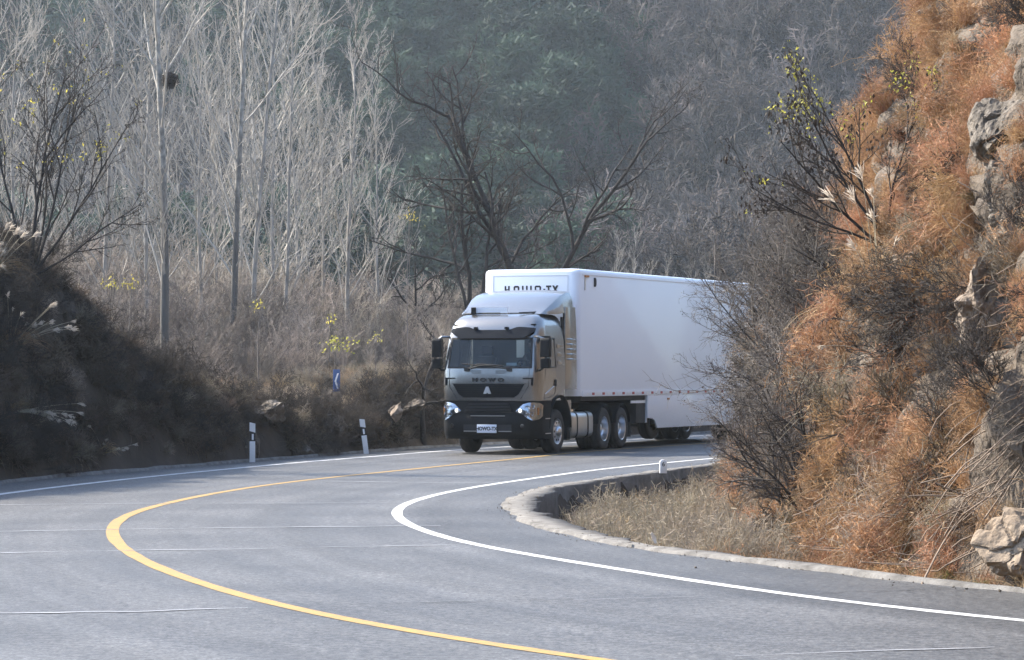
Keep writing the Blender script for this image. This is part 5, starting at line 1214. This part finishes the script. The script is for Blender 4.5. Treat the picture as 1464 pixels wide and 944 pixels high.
pp = proj(pts)
for c, rad, wh in ROCKS:
    d = c[1]; cc = proj(c[None])[0]; s = FPX / d
    bare |= (((pp[:, 0] - cc[0]) / (wh[0] * s * 0.7)) ** 2 + ((pp[:, 1] - cc[1] - 10) / (wh[1] * s * 0.7)) ** 2 < 1) & (pts[:, 1] < d + 0.6) & (np.linalg.norm(pts - c, axis=1) < rad * 2.2)
cover = fbm(pts * np.array([0.7, 0.7, 0.5]), 3, 91)
keep = ~bare & (cover > -0.6) & (rng.random(NCL) < np.clip(1.0 + 1.2 * cover, 0.3, 1))
pts, nv, cover = pts[keep], nv[keep], cover[keep]; NCL = len(pts)
up = nv * 0.75 + np.array([0, 0, 0.75]) + rng.normal(size=(NCL, 3)) * 0.18
lowz = pts[:, 2] < 0.7; tone = fbm(pts * 0.55, 3, 95); u_ = rng.random(NCL)
sel_t = np.where(lowz, u_ < 0.5, (tone > 0.35) & (u_ < 0.6) | (u_ < 0.13)); leftish = (pts[:, 1] > 39) & (pts[:, 2] < 4.0) & (u_ < 0.60)
idx = np.where(leftish, rng.integers(5, 7, NCL), np.where(sel_t, rng.integers(3, 5, NCL), rng.integers(0, 3, NCL)))
dull = rng.random(NCL) < np.interp(pts[:, 2] + 0.8 * tone, [0.3, 1.2, 2.6, 4.5], [0.22, 0.30, 0.20, 0.03]); u2 = rng.random(NCL)
idx = np.where(dull, np.where(u2 < 0.55, 7, np.where(u2 < 0.68, 8, rng.integers(5, 7, NCL))), idx)
names = ['a', 'b', 'c', 'd', 'e', 'f', 'g', 'h', 'i', 'j']
def kinds(L, pre):
    out = []
    for i, o in enumerate(L): c = bpy.data.objects.new(pre + names[i], o.data); out.append(c)
    return out
sc_ = rng.uniform(0.5, 1.35, NCL) * np.where(cover > 0.2, 1.15, 0.75)
scatter('cliff_brush', pts - nv * 0.03, rot_up(up), sc_, kinds(ORG + TAN + GRY + BNK[:1] + DRK[:1], 'cliff_plant_'), 'feathery orange brown dry grass and brush covering the cliff', 'brush', idx)
# verge inside the bend
def sample_poly(n, fx, yr, xr):
    x = rng.uniform(*xr, n); y = rng.uniform(*yr, n); k = fx(x, y); return x[k], y[k]
vx = rng.uniform(-0.6, 8, 7000); vy = rng.uniform(22, 64, 7000); vp = np.c_[vx, vy]
dk, kk_, sk_ = seg_dist(vp, kin); dc, kc_, sc2 = seg_dist(vp, cb); ins = (sk_ * sgn < 0) & (dk > np.interp(vy, [22, 30, 36, 70], [0.42, 0.5, 0.62, 0.6])) 
cs = np.sign(seg_dist(np.array([[0.0, 40.0]]), cb)[2][0]); out_c = (sc2 * cs > 0) | (dc < 0.25)
k = ins & out_c; vx, vy, dk = vx[k], vy[k], dk[k]; NV = len(vx)
vz = np.array([ground_z(a, b) for a, b in zip(vx, vy)]); u_ = rng.random(NV)
near = vy < 31.5
idx = np.where(near, np.where(u_ < 0.55, rng.integers(0, 2, NV), np.where(u_ < 0.85, rng.integers(5, 8, NV), 4)), np.where(u_ < 0.74, rng.integers(2, 4, NV), np.where(u_ < 0.78, 4, rng.integers(0, 2, NV))))
scatter('verge_grass', np.c_[vx, vy, vz - 0.03], rot_up(np.c_[rng.normal(0, 0.2, NV), rng.normal(0, 0.2, NV), np.ones(NV)]), np.clip(rng.lognormal(-0.45, 0.4, NV) * (1 + 0.5 * fbm(np.c_[vx, vy, 0 * vx] * 0.9, 2, 14)), 0.25, 1.3) * np.where(dk < 0.9, 0.7, 1.35) * np.where(near, 0.6, 1.0), kinds(TAN + GRY + GRN + ORG, 'verge_plant_'), 'dry grey and tan grass on the verge inside the bend', 'grass', idx)
# shaded bank and the ground behind it
bxp = rng.uniform(-19, 16, 60000); byp = rng.uniform(36, 100, 60000); bp_ = np.c_[bxp, byp]; do, ko, so = seg_dist(bp_, oed)
k = (so * sgn > 0) & (do > 0.45) & (np.abs(bxp) < byp * 0.21 + 2) & ((do < 4.5) | (rng.random(60000) < 0.28)); bxp, byp, do = bxp[k][:9000], byp[k][:9000], do[k][:9000]; NB = len(bxp)
bz = np.array([ground_z(a, b) for a, b in zip(bxp, byp)])
P_ = np.c_[bxp, byp, bz]; pb = proj(P_); bad = np.zeros(NB, bool)
for c, rad, wh in ROCKS[8:]:
    cc = proj(c[None])[0]; s = FPX / c[1]
    bad |= (np.linalg.norm(P_ - c, axis=1) < rad * 0.8) | ((abs(pb[:, 0] - cc[0]) < wh[0] * s * 1.1) & (pb[:, 1] - cc[1] > -wh[1] * s) & (pb[:, 1] - cc[1] < wh[1] * s + 26) & (P_[:, 1] < c[1] + 0.3))
bad |= (abs(pb[:, 0] - 480) < 16) & (P_[:, 1] > 67.5) & (P_[:, 1] < 72.5)
for (a, b) in ((361, 661), (524, 649)):
    g_ = gnd(a, b); bad |= np.hypot(bxp - g_[0], byp - g_[1]) < 0.5
P_ = P_[~bad]; do = do[~bad]; NB = len(P_); eps = 0.3
gxn = np.array([(ground_z(a - eps, b) - ground_z(a + eps, b), ground_z(a, b - eps) - ground_z(a, b + eps)) for a, b in P_[:, :2]]) / (2 * eps)
upb = np.c_[gxn * 0.9, np.ones(NB)] + rng.normal(size=(NB, 3)) * 0.15
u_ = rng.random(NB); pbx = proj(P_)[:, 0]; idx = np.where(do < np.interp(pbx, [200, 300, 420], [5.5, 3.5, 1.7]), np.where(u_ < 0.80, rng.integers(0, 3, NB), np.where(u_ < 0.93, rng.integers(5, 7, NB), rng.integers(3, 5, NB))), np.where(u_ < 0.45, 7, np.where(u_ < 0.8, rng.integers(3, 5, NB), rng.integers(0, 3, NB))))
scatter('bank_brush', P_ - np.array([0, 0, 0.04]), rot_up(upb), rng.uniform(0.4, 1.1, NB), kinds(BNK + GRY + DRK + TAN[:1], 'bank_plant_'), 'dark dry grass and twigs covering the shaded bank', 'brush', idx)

# thicket of thin grey shrubs under and between the trees
THK = [dict(segs=7, wob=0.07, up=0.04, n=6, t0=0.25, ang=R(28), lr=0.5, rr=0.5, lend=0.4, tip=0.3),
       dict(segs=5, wob=0.10, up=0.04, n=6, t0=0.15, ang=R(34), lr=0.5, rr=0.55, lend=0.35, tip=0.4),
       dict(segs=4, wob=0.12, up=0.03, n=4, t0=0.1, ang=R(38), lr=0.5, rr=0.6, lend=0.3, tip=0.5),
       dict(segs=2, wob=0.14, up=0.0, n=0, t0=0, ang=0, lr=0, rr=0)]
def thick(name, seed, n, L0, r0, spread, m):
    lv, t = grow(seed, bush_stems(seed, n, L0, r0, spread), THK, 0.007); me = skel_mesh(name, lv, (4, 3, 3, 3)); me.materials.append(MAT[m]); return bpy.data.objects.new(name, me)
TH = [thick('thicket_plant_' + names[i], 300 + i, 6, 3.0, 0.022, 0.28, 'brush_twig' if i < 3 else 'grey_twig') for i in range(5)]
NT = 1500; tx = rng.uniform(-0.23, 0.23, NT * 2); ty = 66 + 46 * rng.random(NT * 2) ** 0.8; tx = tx * ty
do, ko, so = seg_dist(np.c_[tx, ty], oed); k = (so * sgn > 0) & (do > 5.0) & ~((abs(CX + FPX * tx / ty - 480) < 34) & (ty < 73)); tx, ty, do = tx[k][:NT], ty[k][:NT], do[k][:NT]; NT = len(tx)
tz = np.array([ground_z(a, b) for a, b in zip(tx, ty)])
scatter('thicket', np.c_[tx, ty, tz - 0.1], np.c_[rng.normal(0, 0.08, NT), rng.normal(0, 0.08, NT), rng.uniform(0, 6.28, NT)], rng.uniform(0.5, 1.15, NT) * np.interp(do, [5, 12, 25], [0.45, 0.85, 1.25]), TH, 'grey brown leafless thicket filling the ground between the trees', 'thicket')
# hillside wood
def far_bare(name, seed, m):
    HB = [dict(segs=5, wob=0.08, up=0.02, n=10, t0=0.25, ang=R(42), lr=0.6, rr=0.5, lend=0.45, tip=0.3), dict(segs=4, wob=0.1, up=0.05, n=7, t0=0.15, ang=R(40), lr=0.5, rr=0.5, lend=0.3, tip=0.4), dict(segs=3, wob=0.14, up=0.03, n=5, t0=0.1, ang=R(42), lr=0.5, rr=0.7, lend=0.2, tip=0.6), dict(segs=2, wob=0.15, up=0, n=0, t0=0, ang=0, lr=0, rr=0)]
    lv, t = grow(seed, [((0, 0, 0), (0, 0, 1), 4.2, 0.08), ((0, 0, 0), (0.3, 0.2, 1), 3.6, 0.06)], HB, 0.024); me = skel_mesh(name, lv, (4, 3, 3, 3)); me.materials.append(MAT[m])
    return bpy.data.objects.new(name, me)
def far_pine(name, seed):
    r_ = np.random.default_rng(seed); g = Geo(); n = 90; c = []
    for k in range(n):
        t = r_.random() ** 0.8; rad = (1 - t) * 1.6 + 0.25; a = r_.uniform(0, 6.28); q = r_.uniform(0.35, 1) * rad; c.append((math.cos(a) * q, math.sin(a) * q, 1.4 + 3.6 * t + r_.normal() * 0.15))
    c = np.repeat(np.array(c), 42, 0) + r_.normal(size=(n * 42, 3)) * np.array([0.30, 0.30, 0.14])
    d = r_.normal(size=c.shape); d[:, 2] = np.abs(d[:, 2]) * 0.7; d /= np.linalg.norm(d, axis=1, keepdims=True); l = r_.uniform(0.18, 0.42, (len(c), 1))
    ribbons(g, np.stack([c, c + d * l], 1), np.tile([[0.05, 0.02]], (len(c), 1)), r_.normal(size=(len(c), 1, 3)))
    tubes(g, [[(0, 0, -0.3), (0.05, 0, 2.5), (0, 0, 5.0)]], [[0.12, 0.08, 0.02]], 5); me = g.mesh(name); me.materials.append(MAT['pine_needle']); return bpy.data.objects.new(name, me)
HT = [far_bare('hill_tree_a', 401, 'hill_twig'), far_bare('hill_tree_b', 402, 'hill_twig'), far_bare('hill_tree_c', 403, 'hill_twig'), far_pine('hill_tree_d', 404), far_pine('hill_tree_e', 405)]
NH = 4200; hy = rng.uniform(255, 500, NH); hx = rng.uniform(-0.30, 0.30, NH) * hy; hz = np.array([ground_z(a, b) for a, b in zip(hx, hy)])
vis_ = hz < 0.15 * hy + 6; hx, hy, hz = hx[vis_], hy[vis_], hz[vis_]; NH = len(hx)
ph = proj(np.c_[hx, hy, hz]); pine = fbm(np.c_[hx * 0.022, hy * 0.022, hz * 0], 3, 77) + np.interp(ph[:, 0], [0, 350, 650, 800, 1000, 1464], [-0.25, 0.25, 0.5, 0.15, -0.55, -0.5]) + np.interp(ph[:, 1], [0, 250, 400], [0.05, 0.0, -0.6])
idx = np.where(pine + rng.normal(0, 0.22, NH) > 0.12, rng.integers(3, 5, NH), rng.integers(0, 3, NH))
scatter('hillside_wood', np.c_[hx, hy, hz - 0.1], np.c_[rng.normal(0, 0.05, NH), rng.normal(0, 0.05, NH), rng.uniform(0, 6.28, NH)], rng.uniform(1.6, 3.3, NH), HT, 'far hillside wood of bare trees and dark pines in haze', 'wood', idx)

# --- silver grass clumps with plumes
def silver_grass(loc, seed, stems, blades, L0, bias, label, up=(0, 0, 1), plume=0.16, bl=0.7, spread=0.35):
    r_ = np.random.default_rng(seed); r = empty('silver_grass', loc, 0, label=label, cat='grass clump')
    n = stems; t = np.linspace(0, 1, 9); d0 = np.c_[r_.normal(bias[0], spread, n), r_.normal(bias[1], 0.35, n), np.ones(n) * bias[2]]; d0 /= np.linalg.norm(d0, axis=1, keepdims=True)
    Ls = L0 * r_.uniform(0.4, 1.25, n); sag = r_.uniform(0.06, 0.22, n)
    P = d0[:, None] * (Ls[:, None] * t)[..., None] + np.stack([0 * t, 0 * t, -t ** 2.4], -1)[None] * (sag * Ls)[:, None, None]
    g = Geo(); tubes(g, P, np.tile(np.linspace(0.006, 0.004, 9), (n, 1)), 3); obj('stems', g.mesh('stems'), 'reed_stem', r, kind='stuff')
    nb_ = blades; t5 = np.linspace(0, 1, 7); db = np.c_[r_.normal(bias[0] * 0.4, 0.6, nb_), r_.normal(0, 0.5, nb_), np.ones(nb_)]; db /= np.linalg.norm(db, axis=1, keepdims=True); Lb = bl * r_.uniform(0.5, 1.2, nb_)
    PB = db[:, None] * (Lb[:, None] * t5)[..., None] + np.stack([0 * t5, 0 * t5, -t5 ** 2.6], -1)[None] * (0.55 * Lb)[:, None, None]
    g = Geo(); ribbons(g, PB, np.tile(0.006 * (1 - 0.85 * t5), (nb_, 1)), r_.normal(size=(nb_, 1, 3))); obj('blades', g.mesh('blades'), 'tan_grass' if seed % 2 else 'grey_grass', r, kind='stuff')
    for i in range(n):
        g = Geo(); tip = P[i, -1]; dd = P[i, -1] - P[i, -2]; dd /= np.linalg.norm(dd); k = 30; pl_ = plume * 0.8 * r_.uniform(0.7, 1.25)
        s = r_.uniform(0, 1, k); a = tip + dd * (s * pl_ * 0.5)[:, None]; sd = np.array([np.sign(dd[0] + 0.01) * 0.4, -0.1, -0.25]); o_ = dd[None] * 1.0 + sd[None] * 0.6 + r_.normal(size=(k, 3)) * 0.28
        l = (pl_ * (0.75 - 0.3 * s))[:, None]; ribbons(g, np.stack([a, a + o_ * l * 0.5, a + o_ * l + np.array([0, 0, -0.25]) * l * 0.4], 1), np.tile([[0.002, 0.0055, 0.002]], (k, 1)), r_.normal(size=(k, 1, 3)))
        obj('plume', g.mesh('plume'), 'plume', r)
    return r
def sg(px, py, bvh, *a, **k):
    p, n = px_on(bvh, px, py); p = p if p is not None else at(px, py, 46); return silver_grass(p + Vector((0, -0.1, 0)), *a, **k)
sg(-14, 400, T_BVH, 501, 16, 240, 1.1, (0.35, 0, 1.0), 'sunlit silver grass with pale plumes at the top left edge', plume=0.26, bl=1.1)
sg(15, 500, T_BVH, 503, 18, 220, 1.1, (0.75, 0, 0.8), 'silver grass clump halfway up the left bank with drooping plumes', bl=0.9)
sg(18, 590, T_BVH, 505, 13, 90, 1.0, (1.1, -0.2, 0.1), 'silver grass clump low on the left bank with stems arching down', bl=0.6, spread=0.5)
sg(150, 650, T_BVH, 507, 7, 150, 0.65, (0.25, -0.2, 0.7), 'small silver grass clump near the road at the bank foot', bl=0.5, plume=0.12, spread=0.6)
sg(1255, 440, C_BVH, 509, 7, 90, 1.5, (-0.12, -0.45, 1.0), 'silver grass with creamy plumes on the orange cliff', plume=0.26, bl=0.6, spread=0.24)
sg(1290, 520, C_BVH, 511, 3, 60, 0.9, (-1.2, -0.2, 0.5), 'three stems of silver grass arching left from the cliff', plume=0.14, bl=0.4)

# --- yellow leaf sprays on low saplings at the wood edge
def spray(px, py, d, seed, h, label, leafm='yellow_leaf', n=26):
    p = at(px, py, d); gz = ground_z(p.x, d); r_ = np.random.default_rng(seed); Hh = p.z - gz
    r = empty('young_sapling', (p.x, d, gz), 0, label=label, cat='sapling', group='saplings with last yellow leaves'); g = Geo(); t = np.linspace(0, 1, 7)
    tubes(g, [np.stack([0.25 * (t - 1) * t, 0 * t, Hh * t], 1)], [0.02 * (1 - 0.7 * t)], 4)
    for k in range(5):
        a = r_.uniform(-1, 1); z0 = Hh * r_.uniform(0.6, 0.98); tubes(g, [np.stack([a * h * t, r_.normal() * 0.2 * t, z0 + (Hh - z0) * t + 0.15 * t], 1)], [0.008 * (1 - 0.5 * t)], 3)
    obj('stem', g.mesh('stem'), 'grey_twig', r, kind='stuff'); g = Geo(); C = np.c_[r_.normal(0, h * 0.5, n), r_.normal(0, 0.1, n), Hh + r_.normal(0, h * 0.28, n) + 0.0]; C[:, 2] += -C[:, 0] * 0.0; C = np.repeat(C, 3, 0) + r_.normal(size=(len(C) * 3, 3)) * 0.07; leaves(g, C, 0.085, 0.1); obj('leaf_cluster', g.mesh('leaf'), leafm, r, kind='stuff')
spray(482, 492, 74, 601, 0.40, 'sapling with a bright yellow leaf spray left of the truck', n=34)
spray(540, 483, 75, 602, 0.16, 'sapling with one small yellow leaf tuft right of the brightest spray', n=8)
spray(474, 456, 76, 603, 0.14, 'sapling with a tiny yellow tuft above the brightest spray', n=7)
spray(160, 403, 66, 604, 0.16, 'sapling with yellow tuft left of the nest tree trunk', n=12)
spray(188, 404, 67, 605, 0.18, 'sapling with yellow tuft just beside the nest tree trunk', n=12)
spray(372, 437, 72, 606, 0.20, 'sapling with small yellow leaves beside the dark trunked poplar', n=9)
spray(585, 310, 80, 607, 0.22, 'tall sapling with pale yellow tuft above the left mirror', n=12)
spray(104, 435, 60, 608, 0.2, 'sapling with greenish tuft behind the left bank', 'green_leaf', n=10)

# --- stump and fallen branches on the cliff
p, n_v = px_on(C_BVH, 1444, 350)
if p is not None:
    m = MB(); m.tube([(0.05, 0, -0.5), (0.02, 0, 0), (-0.02, 0, 0.2), (-0.06, 0, 0.36)], [0.07, 0.055, 0.048, 0.055], 8); m.tube([(-0.02, 0, 0.1), (-0.12, -0.05, 0.25)], [0.03, 0.018], 6)
    o = m.build('tree_stump', 'stick', None, smooth=True, label='broken grey stump sticking out of the upper right cliff', cat='stump'); o.location = p + Vector((0, -0.15, 0))
def sticks(name, px, py, w, h, n, label, dirs, Lr, seed, m='stick', r0=0.0065):
    r_ = np.random.default_rng(seed); g = Geo(); P = []; Rr = []
    for k in range(n):
        q, nq = px_on(ALL_BVH, px + r_.uniform(-w, w), py + r_.uniform(-h, h))
        if q is None: continue
        a = dirs[k % len(dirs)] + r_.normal(0, 0.16); L0 = r_.uniform(*Lr); d = np.array([math.cos(a), -0.12 + r_.normal() * 0.1, math.sin(a)]); b = r_.normal(size=3) * 0.10 * L0
        c0 = np.array(q) + np.array([0, -r_.uniform(0.05, 0.3), 0.03]); t = np.linspace(-0.5, 0.5, 6); P.append(c0 + d[None] * (t * L0)[:, None] + b[None] * (1 - 4 * t ** 2)[:, None]); rr = r0 * r_.uniform(0.4, 1.2); Rr.append(rr * np.linspace(1.2, 0.45, 6))
    P = np.array(P); P[..., 2] = np.maximum(P[..., 2], 0.03); tubes(g, P, np.array(Rr), 4); return obj(name, g.mesh(name, True), m, None, label=label, cat='branches', kind='stuff')
sticks('brushwood_heap', 1300, 745, 130, 75, 150, 'heap of pale fallen sticks at the foot of the cliff', (0.65, 0.85, 0.45, 0.75, 0.1), (0.4, 1.3), 71)
sticks('brushwood_heap', 1400, 640, 60, 70, 60, 'pale fallen sticks above the tan boulder', (0.7, 0.95, 0.5), (0.4, 1.2), 72)
sticks('brushwood_heap', 1410, 420, 50, 130, 36, 'thin bare twigs lying across the rocks at the right', (-0.75, -0.6, 0.5), (0.5, 1.2), 73, 'stick', 0.005)
def branch(name, pix, r0, m, label, lift=0.15):
    P = []
    for a in pix:
        q, nq = px_on(ALL_BVH, *a); P.append(np.array(q) + np.array([0, -lift, 0]))
    P = np.array(P); t = np.linspace(0, 1, 14); s = np.linspace(0, 1, len(P)); Q = np.stack([np.interp(t, s, P[:, i]) for i in range(3)], 1)
    for _ in range(2): Q[1:-1] = (Q[:-2] + 2 * Q[1:-1] + Q[2:]) / 4
    g = Geo(); tubes(g, [Q], [np.linspace(r0, r0 * 0.4, 14)], 6); obj(name, g.mesh(name, True), m, None, label=label, cat='branch')
branch('fallen_branch', [(1300, 692), (1345, 680), (1362, 672)], 0.014, 'tan_grass', 'short pale bare branch lying on the orange slope', 0.3)
branch('fallen_branch', [(1305, 700), (1318, 730), (1330, 738)], 0.012, 'tan_grass', 'curved pale stick below the short bare branch', 0.3)
branch('fallen_branch', [(1300, 850), (1340, 770), (1400, 690), (1464, 610)], 0.012, 'stick', 'long thin branch leaning up the cliff across the boulder', 0.35)
branch('fallen_branch', [(1215, 812), (1290, 740), (1345, 690)], 0.011, 'stick', 'long thin stick leaning against the orange brush', 0.3)
branch('fallen_branch', [(1400, 440), (1430, 460), (1464, 520)], 0.006, 'dark_bark', 'dark drooping twig over the right hand rocks', 0.3)
branch('fallen_branch', [(1255, 370), (1310, 420), (1370, 480)], 0.006, 'dark_bark', 'long dark twig slanting across the orange brush', 0.45)

# --- grit and dead leaves gathered along the kerbs
ST = []
for i in range(3):
    me = rock_mesh(700 + i, 1, cuts=5, squash=(1, 0.8, 0.6)); me.materials.append(MAT['pale_rock' if i < 2 else 'warm_rock']); ST.append(bpy.data.objects.new('grit_' + names[i], me))
g = Geo(); leaves(g, np.zeros((1, 3)), 1.6); me = g.mesh('leaf'); me.materials.append(MAT['tan_grass']); ST.append(bpy.data.objects.new('grit_z', me))
ng_ = 2600; kk = rng.integers(0, len(kin) - 1, ng_); u_ = rng.random((ng_, 1)); base_ = kin[kk] * (1 - u_) + kin[kk + 1] * u_; off = np.where(rng.random(ng_) < 0.6, rng.normal(0.05, 0.10, ng_), rng.exponential(0.07, ng_) * -1)
gp = base_ + normals2(kin)[kk] * (off * kin_in)[:, None]; k = (gp[:, 1] > 18) & (gp[:, 1] < 62); gp, off = gp[k], off[k]; ng_ = len(gp); sz = rng.uniform(0.004, 0.012, ng_) * np.where(rng.random(ng_) < 0.06, 1.8, 1)
gz = np.where(off > 0.02, 0.045, 0.006) + sz * 0.3
scatter('kerb_grit', np.c_[gp, gz], rng.uniform(0, 6.28, (ng_, 3)) * np.array([0.1, 0.1, 1]), sz, ST, 'grit, small stones and dead leaves along the inner kerb', 'grit', rng.choice([0, 1, 2, 3], ng_, p=[0.35, 0.3, 0.15, 0.2]))

# --- haze: the valley air
hz_ = MB().box(-640, 640, -340, 940, -3.5, 150).build('haze', None, None, label='thin blue grey haze filling the valley', cat='haze', kind='stuff')
m = bpy.data.materials.new('haze'); m.use_nodes = True; nt = m.node_tree; nt.nodes.clear(); o_ = nt.nodes.new('ShaderNodeOutputMaterial'); pv = nt.nodes.new('ShaderNodeVolumePrincipled')
pv.inputs['Color'].default_value = (0.84, 0.94, 1.0, 1); pv.inputs['Density'].default_value = 0.00022; pv.inputs['Anisotropy'].default_value = 0.45
nt.links.new(pv.outputs[0], o_.inputs['Volume']); hz_.data.materials.clear(); hz_.data.materials.append(m)
